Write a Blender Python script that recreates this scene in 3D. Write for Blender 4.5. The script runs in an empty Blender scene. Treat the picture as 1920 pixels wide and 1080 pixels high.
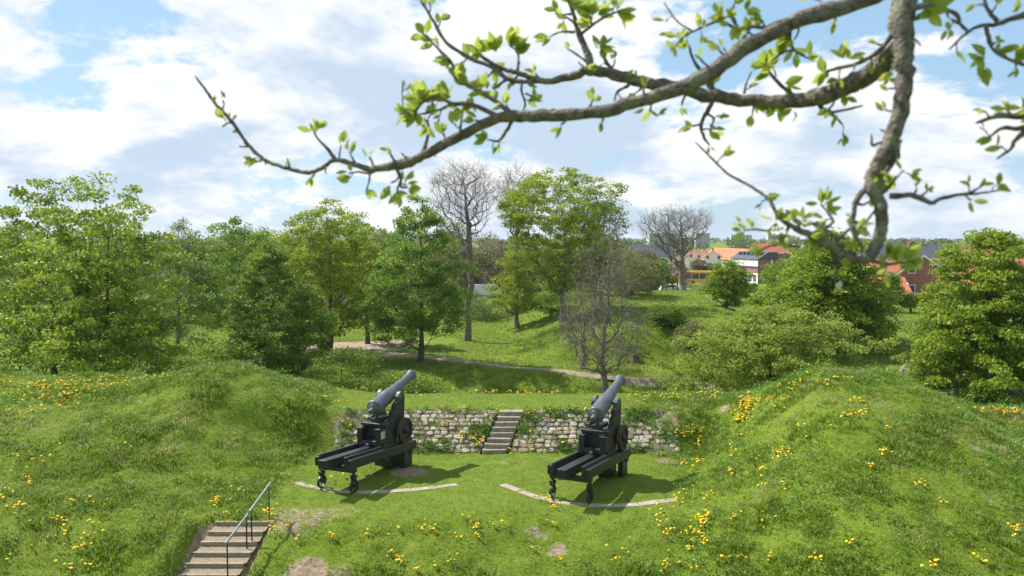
import bpy, bmesh, math, random
import numpy as np
from mathutils import Vector, Matrix

R = math.radians
scene = bpy.context.scene
COL = scene.collection

# ------------------------------------------------------------------ camera
F = 1550.0                       # focal length in pixels of the 1920 px wide photograph
CAMZ = 9.2                       # camera height above the gun platform
PITCH = math.atan(93.0 / F)
cam_data = bpy.data.cameras.new("camera")
cam_data.sensor_width = 36.0
cam_data.lens = F / 1920.0 * 36.0
cam_data.clip_start = 0.1
cam_data.clip_end = 20000.0
cam_data.dof.use_dof = True
cam_data.dof.focus_distance = 34.0
cam_data.dof.aperture_fstop = 4.6
cam = bpy.data.objects.new("camera", cam_data)
cam.location = (0, 0, CAMZ)
cam.rotation_euler = (R(90) - PITCH, 0, 0)
COL.objects.link(cam)
scene.camera = cam

# ------------------------------------------------------------------ sun, sky, exposure
SUN_EL = R(48)
SUN_AZ = R(28)                   # sun stands to the left and this far behind the scene
sun_dir = Vector((-math.cos(SUN_AZ) * math.cos(SUN_EL), math.sin(SUN_AZ) * math.cos(SUN_EL), math.sin(SUN_EL)))
sd = bpy.data.lights.new("sun", 'SUN')
sd.energy = 5.0
sd.angle = R(0.53)
sd.color = (1.0, 0.955, 0.88)
sun = bpy.data.objects.new("sun", sd)
sun.rotation_euler = sun_dir.to_track_quat('Z', 'Y').to_euler()
COL.objects.link(sun)

world = bpy.data.worlds.new("World")
scene.world = world
world.use_nodes = True


def build_sky():
    nt = world.node_tree
    nt.nodes.clear()
    N, L = nt.nodes.new, nt.links.new
    out = N('ShaderNodeOutputWorld')
    bg = N('ShaderNodeBackground')
    bg.inputs['Strength'].default_value = 0.088
    sky = N('ShaderNodeTexSky')
    sky.sky_type = 'NISHITA'
    sky.sun_disc = False
    sky.sun_elevation = SUN_EL
    sky.sun_rotation = math.atan2(sun_dir.x, sun_dir.y)
    sky.air_density = 1.0
    sky.dust_density = 0.6
    sky.ozone_density = 1.0
    tc = N('ShaderNodeTexCoord')
    sep = N('ShaderNodeSeparateXYZ')
    L(tc.outputs['Generated'], sep.inputs[0])

    def math_(op, a, b=None, c=None):
        m = N('ShaderNodeMath')
        m.operation = op
        for i, v in enumerate((a, b, c)):
            if v is None:
                continue
            if isinstance(v, (int, float)):
                m.inputs[i].default_value = v
            else:
                L(v, m.inputs[i])
        return m.outputs[0]
    z = math_('MAXIMUM', sep.outputs['Z'], 0.0)
    den = math_('ADD', z, 0.40)
    cx = math_('DIVIDE', sep.outputs['X'], den)
    cy = math_('DIVIDE', sep.outputs['Y'], den)
    cz = math_('MULTIPLY', z, 1.9)
    comb = N('ShaderNodeCombineXYZ')
    L(cx, comb.inputs[0]); L(cy, comb.inputs[1]); L(cz, comb.inputs[2])

    def cloud(mul, off, detail):
        sc_ = N('ShaderNodeVectorMath'); sc_.operation = 'MULTIPLY'
        L(comb.outputs[0], sc_.inputs[0]); sc_.inputs[1].default_value = mul
        add = N('ShaderNodeVectorMath'); add.operation = 'ADD'
        L(sc_.outputs[0], add.inputs[0]); add.inputs[1].default_value = off
        n = N('ShaderNodeTexNoise')
        n.noise_dimensions = '3D'
        n.inputs['Scale'].default_value = 1.55
        n.inputs['Detail'].default_value = detail
        n.inputs['Roughness'].default_value = 0.60
        n.inputs['Lacunarity'].default_value = 2.1
        n.inputs['Distortion'].default_value = 0.15
        L(add.outputs[0], n.inputs['Vector'])
        return n.outputs[0]
    base = (5.3, 2.4, 0.6)
    a = cloud((1, 1, 1), base, 10.0)
    b = cloud((.93, .93, 1.12), (base[0] + sun_dir.x * .05, base[1] + sun_dir.y * .05, base[2] + .05), 5.0)   # the cloud standing above this point
    mr = N('ShaderNodeMapRange'); mr.interpolation_type = 'SMOOTHSTEP'
    L(a, mr.inputs[0]); mr.inputs[1].default_value = 0.452; mr.inputs[2].default_value = 0.512
    dens = mr.outputs[0]
    # thickness towards the sun greys the cloud body
    sh = N('ShaderNodeMapRange'); sh.interpolation_type = 'SMOOTHSTEP'
    L(b, sh.inputs[0]); sh.inputs[1].default_value = 0.48; sh.inputs[2].default_value = 0.62
    ccol = N('ShaderNodeMix'); ccol.data_type = 'RGBA'
    ccol.inputs[6].default_value = (7.6, 7.7, 7.8, 1)
    ccol.inputs[7].default_value = (4.3, 5.3, 6.5, 1)
    L(sh.outputs[0], ccol.inputs[0])
    # pale, bright spring sky between the clouds
    blue = N('ShaderNodeMix'); blue.data_type = 'RGBA'
    blue.inputs[0].default_value = 0.62
    L(sky.outputs[0], blue.inputs[6])
    blue.inputs[7].default_value = (3.2, 5.2, 7.2, 1)
    mix = N('ShaderNodeMix'); mix.data_type = 'RGBA'
    L(dens, mix.inputs[0])
    L(blue.outputs[2], mix.inputs[6]); L(ccol.outputs[2], mix.inputs[7])
    L(mix.outputs[2], bg.inputs['Color'])
    L(bg.outputs[0], out.inputs['Surface'])


build_sky()
vs = scene.view_settings
vs.view_transform = 'Standard'
vs.look = 'None'
vs.gamma = 1.0
vs.exposure = 0.66
vs.use_curve_mapping = False
scene.cycles.max_bounces = 6
scene.cycles.transparent_max_bounces = 4
scene.cycles.use_denoising = True

# ------------------------------------------------------------------ pixel helpers
SP, CP = math.sin(PITCH), math.cos(PITCH)


def ray(px, py):
    u, v = (px - 960.0) / F, (540.0 - py) / F
    return Vector((u, CP + v * SP, -SP + v * CP))


def at(px, py, Y):
    d = ray(px, py)
    t = Y / d.y
    return Vector((d.x * t, Y, CAMZ + d.z * t))


def depth(px, py, dist):
    d = ray(px, py)
    return Vector((0, 0, CAMZ)) + d * dist


# ------------------------------------------------------------------ numpy noise and terrain
def _hash(ix, iy, seed):
    n = (ix.astype(np.int64) * 374761393 + iy.astype(np.int64) * 668265263 + seed * 982451653) & 0x7fffffff
    n = ((n ^ (n >> 13)) * 1274126177) & 0x7fffffff
    return ((n ^ (n >> 16)) & 0xffff) / 65535.0


def vnoise(x, y, seed=0):
    x = np.asarray(x, float); y = np.asarray(y, float)
    ix, iy = np.floor(x), np.floor(y)
    fx, fy = x - ix, y - iy
    fx, fy = fx * fx * (3 - 2 * fx), fy * fy * (3 - 2 * fy)
    a, b = _hash(ix, iy, seed), _hash(ix + 1, iy, seed)
    c, d = _hash(ix, iy + 1, seed), _hash(ix + 1, iy + 1, seed)
    return (a * (1 - fx) + b * fx) * (1 - fy) + (c * (1 - fx) + d * fx) * fy


def fbm(x, y, seed=0, oct=4):
    s, amp, tot = 0, 1.0, 0
    for o in range(oct):
        s = s + amp * vnoise(np.asarray(x) * 2 ** o, np.asarray(y) * 2 ** o, seed + o * 17)
        tot += amp; amp *= 0.5
    return s / tot


def sst(x, a, b):
    t = np.clip((np.asarray(x, float) - a) / (b - a), 0, 1)
    return t * t * (3 - 2 * t)


STAIR_X0, STAIR_X1 = -9.95, -7.95
WALL_Y0, WALL_Y1, WALL_H = 34.95, 36.7, 1.46


def terrain(X, Y):
    X = np.asarray(X, float); Y = np.asarray(Y, float)
    base = np.interp(Y, [-400, 0, 2.5, 8, 14, 18, 21, 24.1, 26.45, 27.2, 34.9, 36.65, 37.2, 40, 42, 43.2, 48, 51, 58, 66, 70, 73.2, 75, 100, 132, 140, 20000],
                     [7.4, 7.5, 7.3, 4.0, .2, -1.6, -1.85, -.82, -.02, 0, 0, 1.40, 1.5, 1.42, 1.25, .8, -3.6, -5.0, -5.8, -5.7, -4.9, -3.5, -3.0, -2.8, -1.3, -1.2, -1.2])
    # left traverse mound
    hL = np.interp(Y, [13, 18, 20, 23, 26, 29, 32, 35, 38, 40, 43, 48, 51], [.3, -1.2, -.6, .2, .65, 1.1, 1.65, 2.4, 3.2, 3.1, 1.7, -3.6, -5.0])
    x0 = np.interp(Y, [22, 26, 30, 35, 40], [-9.8, -9.6, -8.9, -7.6, -6.8])
    s = sst(x0 + .4 - X, 0, 8.0)
    far = sst(-13.6 - X, 0, 3.6) * np.interp(Y, [26, 34, 38, 44], [0, .5, .95, 0])
    z = base + s * (np.maximum(hL, base) - base) - far * 0.85
    # right traverse mound
    hR = np.interp(Y, [13, 18, 20, 23, 26, 29, 32, 34.5, 37, 40, 43, 48, 51], [.3, -1.3, -.4, .7, 1.7, 2.6, 3.3, 3.62, 3.15, 2.0, .7, -3.4, -4.5])
    xr0 = np.interp(Y, [22, 27, 34, 38, 40], [3.5, 5.2, 7.2, 8.8, 9.2])
    s = sst(X, xr0, xr0 + np.interp(Y, [30, 38], [7.0, 5.4])) * (1 - .78 * sst(X, 15.2, 21.5) * sst(Y, 22, 30))
    base = base - 1.0 * sst(X, 15.5, 21) * sst(Y, 36, 38) * (1 - sst(Y, 43, 47))
    zr = base + s * (np.maximum(hR, base) - base)
    z = np.where(X > 0, zr, z)
    # bank beside the lower steps
    carve = sst(X, STAIR_X0 - .25, STAIR_X0) * (1 - sst(X, STAIR_X1, STAIR_X1 + .25)) * (1 - sst(Y, 26.4, 26.6)) * sst(Y, 17, 19)
    bank = sst(STAIR_X0 - .05 - X, 0, .45) * (1 - sst(Y, 26.0, 27.0)) * sst(Y, 19, 21) * np.exp(-np.maximum(0, STAIR_X0 - X - .5) / 3.5)
    bank2 = sst(X, STAIR_X1 + .05, STAIR_X1 + .4) * (1 - sst(Y, 25.8, 26.8)) * sst(Y, 19, 21) * np.exp(-np.maximum(0, X - STAIR_X1) / 3)
    z = z + .42 * bank + .12 * bank2 - carve * .2
    stc = -.76 + .74 * np.clip((Y - 34.95) / 1.75, 0, 1)
    z = z - .34 * (np.abs(X - stc) < .62) * (Y > 34.9) * (Y < 36.75)
    # grassy bastion across the ditch
    pb = np.interp(Y, [73, 79.2, 82.2, 84.5, 112, 118, 126, 138], [-3.2, -2.9, .4, .75, 1.75, 1.6, .8, -1.2])
    sb = sst(X, -3, 13) * (1 - sst(X, 24, 33))
    zb = pb * sb + z * (1 - sb)
    z = np.where((Y > 73) & (Y < 138), np.maximum(z, zb), z)
    # rise on the far right
    pr = np.interp(Y, [46, 53, 57, 66, 85, 110, 140], [-3.5, -1.5, -1.1, .4, .8, .2, -1.2])
    sr = sst(X, 21, 27)
    z = np.where((Y > 46) & (Y < 140), np.maximum(z, pr * sr + z * (1 - sr)), z)
    # unevenness
    near = sst(Y, 16, 20) * (1 - sst(Y, 44, 50))
    flat = sst(X, -9, -6) * (1 - sst(X, 5, 8)) * sst(Y, 26.5, 28) * (1 - sst(Y, 43, 45))
    amp = near * (1 - .8 * flat) * (1 - carve)
    z = z + amp * ((fbm(X * .55, Y * .55, 3, 3) - .5) * .38 + (fbm(X * 2.1, Y * 2.1, 9, 3) - .5) * .26)
    mid = sst(Y, 48, 60)
    z = z + mid * (fbm(X * .12, Y * .12, 5, 3) - .5) * .7 * (1 - sst(Y, 140, 160))
    return z


def H(x, y):
    return float(terrain(np.array([x]), np.array([y]))[0])


def hit(px, py, y0=16.0, y1=900.0):
    d = ray(px, py)
    ys = np.concatenate([np.arange(y0, 60, .05), np.arange(60, 200, .2), np.arange(200, y1, 1.0)])
    ys = ys[ys >= y0]
    t = ys / d.y
    zr = CAMZ + d.z * t
    k = np.nonzero(terrain(d.x * t, ys) >= zr)[0]
    i = k[0] if len(k) else len(ys) - 1
    return Vector((d.x * t[i], ys[i], float(terrain(d.x * t[i:i + 1], ys[i:i + 1])[0])))


# ------------------------------------------------------------------ object helpers
def tag(o, label=None, cat=None, group=None, kind=None):
    if label: o["label"] = label
    if cat: o["category"] = cat
    if group: o["group"] = group
    if kind: o["kind"] = kind
    return o


def link(o, parent=None):
    COL.objects.link(o)
    if parent is not None:
        o.parent = parent
    return o


def empty(name, loc=(0, 0, 0), rz=0.0):
    o = bpy.data.objects.new(name, None)
    o.empty_display_size = 0.2
    o.location = loc
    o.rotation_euler = (0, 0, rz)
    return link(o)


def mesh_np(name, V, faces, mat, parent=None, rnd=None, smooth=False):
    """faces: list of arrays (n,3) or (n,4)"""
    if not isinstance(faces, (list, tuple)):
        faces = [faces]
    faces = [f for f in faces if len(f)]
    V = np.asarray(V, np.float32)
    me = bpy.data.meshes.new(name)
    loops = np.concatenate([f.ravel() for f in faces]).astype(np.int32)
    tot = np.concatenate([np.full(len(f), f.shape[1]) for f in faces])
    start = np.concatenate([[0], np.cumsum(tot)[:-1]]).astype(np.int32)
    me.vertices.add(len(V)); me.vertices.foreach_set("co", V.ravel())
    me.loops.add(len(loops)); me.loops.foreach_set("vertex_index", loops)
    me.polygons.add(len(tot))
    me.polygons.foreach_set("loop_start", start)
    me.update(calc_edges=True)
    if smooth:
        me.polygons.foreach_set("use_smooth", np.ones(len(tot), bool))
    if rnd is not None:
        at_ = me.attributes.new("rnd", 'FLOAT', 'FACE')
        at_.data.foreach_set("value", np.asarray(rnd, np.float32))
    me.validate()
    me.materials.append(mat)
    o = bpy.data.objects.new(name, me)
    return link(o, parent)


def obj_bm(name, bm, mat, parent=None, smooth=False):
    me = bpy.data.meshes.new(name)
    bmesh.ops.recalc_face_normals(bm, faces=bm.faces)
    bm.to_mesh(me); bm.free()
    if smooth:
        me.polygons.foreach_set("use_smooth", np.ones(len(me.polygons), bool))
    me.materials.append(mat)
    o = bpy.data.objects.new(name, me)
    return link(o, parent)


def bm_box(bm, x0, x1, y0, y1, z0, z1, bevel=0.0, mtx=None):
    v = [bm.verts.new((x, y, z)) for z in (z0, z1) for y in (y0, y1) for x in (x0, x1)]
    fs = [(0, 2, 3, 1), (4, 5, 7, 6), (0, 1, 5, 4), (2, 6, 7, 3), (0, 4, 6, 2), (1, 3, 7, 5)]
    f = [bm.faces.new([v[i] for i in q]) for q in fs]
    if bevel > 0:
        es = list({e for q in f for e in q.edges})
        r = bmesh.ops.bevel(bm, geom=es, offset=bevel, segments=1, affect='EDGES', profile=.5)
        v = list({x for q in r['faces'] for x in q.verts} | {x for x in v if x.is_valid})
    if mtx is not None:
        bmesh.ops.transform(bm, matrix=mtx, verts=[x for x in v if x.is_valid])
    return v


def box(name, mat, parent, x0, x1, y0, y1, z0, z1, bevel=0.0, mtx=None):
    bm = bmesh.new()
    bm_box(bm, x0, x1, y0, y1, z0, z1, bevel, mtx)
    return obj_bm(name, bm, mat, parent)


def bm_prism(bm, poly, axis, a, b, bevel=0.0):
    """extrude a 2-D polygon along an axis: 'x' -> poly is (y,z); 'y' -> (x,z); 'z' -> (x,y)"""
    def P(p, t):
        return {'x': (t, p[0], p[1]), 'y': (p[0], t, p[1]), 'z': (p[0], p[1], t)}[axis]
    va = [bm.verts.new(P(p, a)) for p in poly]
    vb = [bm.verts.new(P(p, b)) for p in poly]
    n = len(poly)
    fs = [bm.faces.new(va), bm.faces.new(vb[::-1])]
    for i in range(n):
        fs.append(bm.faces.new((va[i], vb[i], vb[(i + 1) % n], va[(i + 1) % n])))
    if bevel:
        es = list({e for q in fs for e in q.edges})
        bmesh.ops.bevel(bm, geom=es, offset=bevel, segments=1, affect='EDGES', profile=.5)


def bm_lathe(bm, prof, seg=24, mtx=None, cap=True):
    """prof: (along y, radius) revolved about the y axis"""
    rings = []
    for (t, r) in prof:
        rings.append([bm.verts.new((r * math.cos(2 * math.pi * k / seg), t, r * math.sin(2 * math.pi * k / seg))) for k in range(seg)])
    for a, b in zip(rings[:-1], rings[1:]):
        for k in range(seg):
            bm.faces.new((a[k], a[(k + 1) % seg], b[(k + 1) % seg], b[k]))
    if cap:
        bm.faces.new(rings[0]); bm.faces.new(rings[-1][::-1])
    if mtx is not None:
        bmesh.ops.transform(bm, matrix=mtx, verts=[v for r in rings for v in r])


def frames(d):
    ref = np.array([.31, .948, .07])
    a = np.cross(d, ref)
    a /= np.linalg.norm(a, axis=1)[:, None] + 1e-9
    b = np.cross(d, a)
    return a, b


def tubes(p0, p1, d0, d1, r0, r1, n):
    m = len(p0)
    ang = np.arange(n) * 2 * math.pi / n
    c, s = np.cos(ang), np.sin(ang)
    a0, b0 = frames(d0); a1, b1 = frames(d1)
    A = p0[:, None, :] + r0[:, None, None] * (a0[:, None, :] * c[None, :, None] + b0[:, None, :] * s[None, :, None])
    B = p1[:, None, :] + r1[:, None, None] * (a1[:, None, :] * c[None, :, None] + b1[:, None, :] * s[None, :, None])
    V = np.concatenate([A, B], 1).reshape(-1, 3)
    k = np.arange(n); k2 = (k + 1) % n
    q = np.stack([k, k2, k2 + n, k + n], 1)
    Fc = (np.arange(m) * 2 * n)[:, None, None] + q[None]
    return V, Fc.reshape(-1, 4)


# ------------------------------------------------------------------ materials
def new_mat(name):
    m = bpy.data.materials.new(name)
    m.use_nodes = True
    nt = m.node_tree
    b = nt.nodes['Principled BSDF']
    return m, nt, b


def noise_mat(name, c1, c2, scale=8.0, rough=.8, bump=0.0, detail=6.0, c3=None, scale3=1.0, spec=.3, metal=0.0, lo=.35, hi=.65, lo3=.55, hi3=.7, bscale=None, objrand=0.0):
    m, nt, b = new_mat(name)
    N, L = nt.nodes.new, nt.links.new
    tc = N('ShaderNodeTexCoord')
    n = N('ShaderNodeTexNoise'); n.inputs['Scale'].default_value = scale; n.inputs['Detail'].default_value = detail
    L(tc.outputs['Object'], n.inputs['Vector'])
    mr = N('ShaderNodeMapRange'); L(n.outputs[0], mr.inputs[0]); mr.inputs[1].default_value = lo; mr.inputs[2].default_value = hi
    mx = N('ShaderNodeMix'); mx.data_type = 'RGBA'
    mx.inputs[6].default_value = (*c1, 1); mx.inputs[7].default_value = (*c2, 1)
    L(mr.outputs[0], mx.inputs[0])
    col = mx.outputs[2]
    if c3 is not None:
        n3 = N('ShaderNodeTexNoise'); n3.inputs['Scale'].default_value = scale3; n3.inputs['Detail'].default_value = 5
        L(tc.outputs['Object'], n3.inputs['Vector'])
        m3 = N('ShaderNodeMapRange'); L(n3.outputs[0], m3.inputs[0]); m3.inputs[1].default_value = lo3; m3.inputs[2].default_value = hi3
        x3 = N('ShaderNodeMix'); x3.data_type = 'RGBA'
        L(m3.outputs[0], x3.inputs[0]); L(col, x3.inputs[6]); x3.inputs[7].default_value = (*c3, 1)
        col = x3.outputs[2]
    if objrand:
        oi = N('ShaderNodeObjectInfo')
        mr2 = N('ShaderNodeMapRange'); L(oi.outputs['Random'], mr2.inputs[0]); mr2.inputs[3].default_value = 1 - objrand; mr2.inputs[4].default_value = 1 + objrand
        hs = N('ShaderNodeHueSaturation'); L(mr2.outputs[0], hs.inputs['Value']); L(col, hs.inputs['Color'])
        sat = N('ShaderNodeMath'); sat.operation = 'MULTIPLY_ADD'; L(oi.outputs['Random'], sat.inputs[0]); sat.inputs[1].default_value = -.7; sat.inputs[2].default_value = 1.3
        L(sat.outputs[0], hs.inputs['Saturation'])
        col = hs.outputs[0]
    L(col, b.inputs['Base Color'])
    b.inputs['Roughness'].default_value = rough
    b.inputs['Metallic'].default_value = metal
    b.inputs['Specular IOR Level'].default_value = spec
    if bump:
        bp = N('ShaderNodeBump'); bp.inputs['Strength'].default_value = bump; bp.inputs['Distance'].default_value = .05
        if bscale:
            nb = N('ShaderNodeTexNoise'); nb.inputs['Scale'].default_value = bscale; nb.inputs['Detail'].default_value = 6
            L(tc.outputs['Object'], nb.inputs['Vector']); L(nb.outputs[0], bp.inputs['Height'])
        else:
            L(n.outputs[0], bp.inputs['Height'])
        L(bp.outputs[0], b.inputs['Normal'])
    return m


def leaf_mat(name, c1, c2, trans=.4, tcol=None, rough=.5, spec=.25, c3=None):
    m, nt, b = new_mat(name)
    N, L = nt.nodes.new, nt.links.new
    at_ = N('ShaderNodeAttribute'); at_.attribute_name = 'rnd'
    cr = N('ShaderNodeValToRGB')
    cr.color_ramp.elements[0].color = (*c1, 1)
    cr.color_ramp.elements[1].color = (*c2, 1)
    cr.color_ramp.elements[1].position = .9 if c3 else 1.0
    if c3:
        e = cr.color_ramp.elements.new(.95); e.color = (*c3, 1)
    L(at_.outputs['Fac'], cr.inputs[0])
    L(cr.outputs[0], b.inputs['Base Color'])
    b.inputs['Roughness'].default_value = rough
    b.inputs['Specular IOR Level'].default_value = spec
    t = N('ShaderNodeBsdfTranslucent')
    hs = N('ShaderNodeHueSaturation'); hs.inputs['Value'].default_value = 1.35; hs.inputs['Hue'].default_value = .485
    L(cr.outputs[0], hs.inputs['Color']); L(hs.outputs[0], t.inputs['Color'])
    mx = N('ShaderNodeMixShader'); mx.inputs[0].default_value = trans
    L(b.outputs[0], mx.inputs[1]); L(t.outputs[0], mx.inputs[2])
    L(mx.outputs[0], nt.nodes['Material Output'].inputs['Surface'])
    return m


def plain(name, c, rough=.6, spec=.3, metal=0.0):
    return noise_mat(name, tuple(x * .88 for x in c), tuple(min(1, x * 1.1) for x in c), 3.0, rough, 0, spec=spec, metal=metal)


def ground_mat():
    m, nt, b = new_mat('grass_ground')
    N, L = nt.nodes.new, nt.links.new
    tc = N('ShaderNodeTexCoord')

    def noise(scale, detail=6, rough=.6):
        n = N('ShaderNodeTexNoise'); n.inputs['Scale'].default_value = scale; n.inputs['Detail'].default_value = detail; n.inputs['Roughness'].default_value = rough
        L(tc.outputs['Object'], n.inputs['Vector']); return n.outputs[0]

    def rng(v, lo, hi):
        r = N('ShaderNodeMapRange'); r.interpolation_type = 'SMOOTHSTEP'
        L(v, r.inputs[0]); r.inputs[1].default_value = lo; r.inputs[2].default_value = hi; return r.outputs[0]

    def mix(f, a, c):
        x = N('ShaderNodeMix'); x.data_type = 'RGBA'; L(f, x.inputs[0])
        for i, v in ((6, a), (7, c)):
            if isinstance(v, tuple): x.inputs[i].default_value = (*v, 1)
            else: L(v, x.inputs[i])
        return x.outputs[2]
    c = mix(rng(noise(1.3), .35, .65), (.090, .142, .010), (.145, .200, .020))
    c = mix(rng(noise(9.0, 5), .4, .7), c, (.150, .205, .030))
    c = mix(rng(noise(.35, 5), .52, .72), c, (.108, .178, .012))
    at_ = N('ShaderNodeAttribute'); at_.attribute_name = 'bare'
    soil = mix(rng(noise(6, 8), .3, .7), (.20, .145, .095), (.33, .26, .18))
    mul = N('ShaderNodeMath'); mul.operation = 'MULTIPLY_ADD'
    L(noise(3.0, 6), mul.inputs[0]); mul.inputs[1].default_value = .9; mul.inputs[2].default_value = -.45
    add = N('ShaderNodeMath'); add.operation = 'ADD'; L(at_.outputs['Fac'], add.inputs[0]); L(mul.outputs[0], add.inputs[1])
    c = mix(rng(add.outputs[0], .38, .62), c, soil)
    L(c, b.inputs['Base Color'])
    b.inputs['Roughness'].default_value = .9
    b.inputs['Specular IOR Level'].default_value = .1
    bp = N('ShaderNodeBump'); bp.inputs['Strength'].default_value = .7; bp.inputs['Distance'].default_value = .12
    L(noise(7, 8, .7), bp.inputs['Height']); L(bp.outputs[0], b.inputs['Normal'])
    return m


M = {}
M['ground'] = ground_mat()
M['soil'] = noise_mat('trodden_soil', (.24, .175, .125), (.37, .29, .215), 2.2, .95, .5, c3=(.15, .13, .07), scale3=.8, bscale=18)
M['gravel'] = noise_mat('stair_gravel', (.20, .145, .105), (.31, .24, .18), 14, .95, .6, bscale=40)
M['asphalt'] = noise_mat('asphalt', (.16, .155, .15), (.22, .215, .21), 1.0, .9)
M['paving'] = noise_mat('pale_paving', (.38, .34, .30), (.46, .42, .37), 1.0, .9)
M['stone'] = noise_mat('wall_stone', (.35, .275, .20), (.52, .425, .325), 7, .88, .5, c3=(.19, .18, .15), scale3=5, bscale=22, objrand=.25)
M['mortar'] = noise_mat('wall_earth', (.12, .11, .05), (.24, .20, .13), 5, .95, .6, c3=(.07, .12, .02), scale3=2.0, lo3=.4, hi3=.6)
M['step_stone'] = noise_mat('step_stone', (.24, .20, .16), (.35, .30, .245), 6, .9, .3, c3=(.17, .16, .12), scale3=3, bscale=30)
M['kerb'] = noise_mat('kerb_slab', (.30, .25, .195), (.40, .34, .275), 5, .9, .3, c3=(.25, .22, .17), scale3=2.5, bscale=35)
M['timber_riser'] = noise_mat('concrete_riser', (.25, .215, .15), (.35, .305, .22), 5, .85, .3, c3=(.22, .21, .13), scale3=2.5, bscale=30)
M['black_wood'] = noise_mat('black_painted_timber', (.012, .014, .016), (.024, .027, .030), 6, .46, .25, c3=(.055, .060, .06), scale3=3.5, lo3=.6, hi3=.8, spec=.5, bscale=25)
M['gun_iron'] = noise_mat('grey_painted_iron', (.070, .080, .095), (.098, .110, .128), 5, .42, .12, c3=(.11, .12, .13), scale3=4, lo3=.62, hi3=.8, spec=.5, bscale=40)
M['black_iron'] = noise_mat('black_cast_iron', (.012, .013, .015), (.028, .029, .030), 12, .45, .2, spec=.5)
M['rust_iron'] = noise_mat('rusty_iron_tyre', (.05, .032, .024), (.13, .075, .05), 9, .75, .3, spec=.3)
M['plate'] = plain('pale_plate', (.42, .40, .33), .6)
M['rail_grey'] = noise_mat('galvanised_rail', (.20, .215, .23), (.31, .325, .34), 9, .45, 0, metal=.3, spec=.5)
M['post_brown'] = noise_mat('dark_brown_post', (.028, .022, .018), (.055, .045, .035), 12, .6, .2)
M['bark'] = noise_mat('tree_bark', (.060, .050, .038), (.125, .105, .082), 5, .95, .8, c3=(.10, .12, .06), scale3=1.6, bscale=9)
M['bark_grey'] = noise_mat('grey_bark', (.135, .115, .09), (.24, .21, .17), 4, .95, .8, c3=(.11, .11, .07), scale3=1.5, bscale=9)
M['apple_bark'] = noise_mat('apple_bark', (.105, .085, .068), (.27, .232, .19), 60, .85, .7, c3=(.27, .275, .18), scale3=22, lo3=.52, hi3=.64, bscale=140)

# ------------------------------------------------------------------ ground sheet


def axis_pts(segs):
    out = []
    for a, b, st in segs:
        out.append(np.arange(a, b, st))
    return np.unique(np.round(np.concatenate(out), 4))


gx = axis_pts([(-6000, -600, 600), (-600, -120, 40), (-120, -45, 3), (-45, -26, .8), (-26, 26, .2), (26, 60, .8), (60, 140, 4), (140, 600, 40), (600, 6001, 600)])
gy = axis_pts([(-400, -20, 40), (-20, 15, 1.5), (15, 20, .5), (20, 44, .2), (44, 52, .5), (52, 142, .7), (142, 300, 12), (300, 1000, 70), (1000, 9001, 800)])
GX, GY = np.meshgrid(gx, gy)
GZ = terrain(GX, GY)
nx, ny = len(gx), len(gy)
idx = np.arange(nx * ny).reshape(ny, nx)
quads = np.stack([idx[:-1, :-1], idx[:-1, 1:], idx[1:, 1:], idx[1:, :-1]], -1).reshape(-1, 4)
ground = mesh_np('ground', np.stack([GX, GY, GZ], -1).reshape(-1, 3), quads, M['ground'], smooth=True)
tag(ground, 'grass-covered rampart ground with mounds, ditch and meadow', 'ground', kind='structure')

BARE = [  # photograph pixel of each worn patch, radius in metres, strength
    (765, 885, .9, .85), (560, 972, 1.5, .55), (600, 965, 1.2, .5), (640, 960, .9, .5), (575, 1072, .75, 1.0), (640, 1075, .5, .7), (900, 905, .8, .35),
    (1000, 1000, .5, .5), (1045, 1032, .35, .9), (1020, 1008, .4, .5), (330, 835, .5, .45), (370, 830, .5, .4), (280, 830, .5, .4), (1190, 790, .4, .3),
    (1250, 800, .8, .6), (1280, 795, .9, .5), (1240, 845, .6, .6), (640, 800, .8, .6), (655, 775, .5, .5), (1250, 865, .5, .9), (1360, 765, .3, .9),
    (1690, 870, .4, .5), (1790, 880, .7, .45), (1830, 845, .7, .45), (1860, 940, .6, .45), (1700, 930, .5, .4), (1660, 800, .3, .5), (1735, 800, .3, .4),
    (1760, 760, .35, .5), (1700, 1000, .5, .35), (945, 868, .5, .5), (100, 890, .4, .3), (640, 818, .6, .5), (1230, 790, .8, .6), (1000, 768, .5, .3), (940, 757, .4, .5), (300, 925, .6, .3)]
BARE_PTS = [(hit(a, b), r, s) for a, b, r, s in BARE]


def bare_field(X, Y):
    f = np.zeros_like(X, dtype=float)
    for p, r, s in BARE_PTS:
        f = np.maximum(f, s * np.exp(-(((X - p.x) / r) ** 2 + ((Y - p.y) / r) ** 2) ** 1.5))
    return f


bare = bare_field(GX, GY)
bare = np.maximum(bare, .9 * sst(GX, STAIR_X0 - .2, STAIR_X0) * (1 - sst(GX, STAIR_X1, STAIR_X1 + .2)) * (GY < 26.6) * (GY > 18))
ba = ground.data.attributes.new('bare', 'FLOAT', 'POINT')
ba.data.foreach_set('value', bare.ravel().astype(np.float32))


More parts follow.
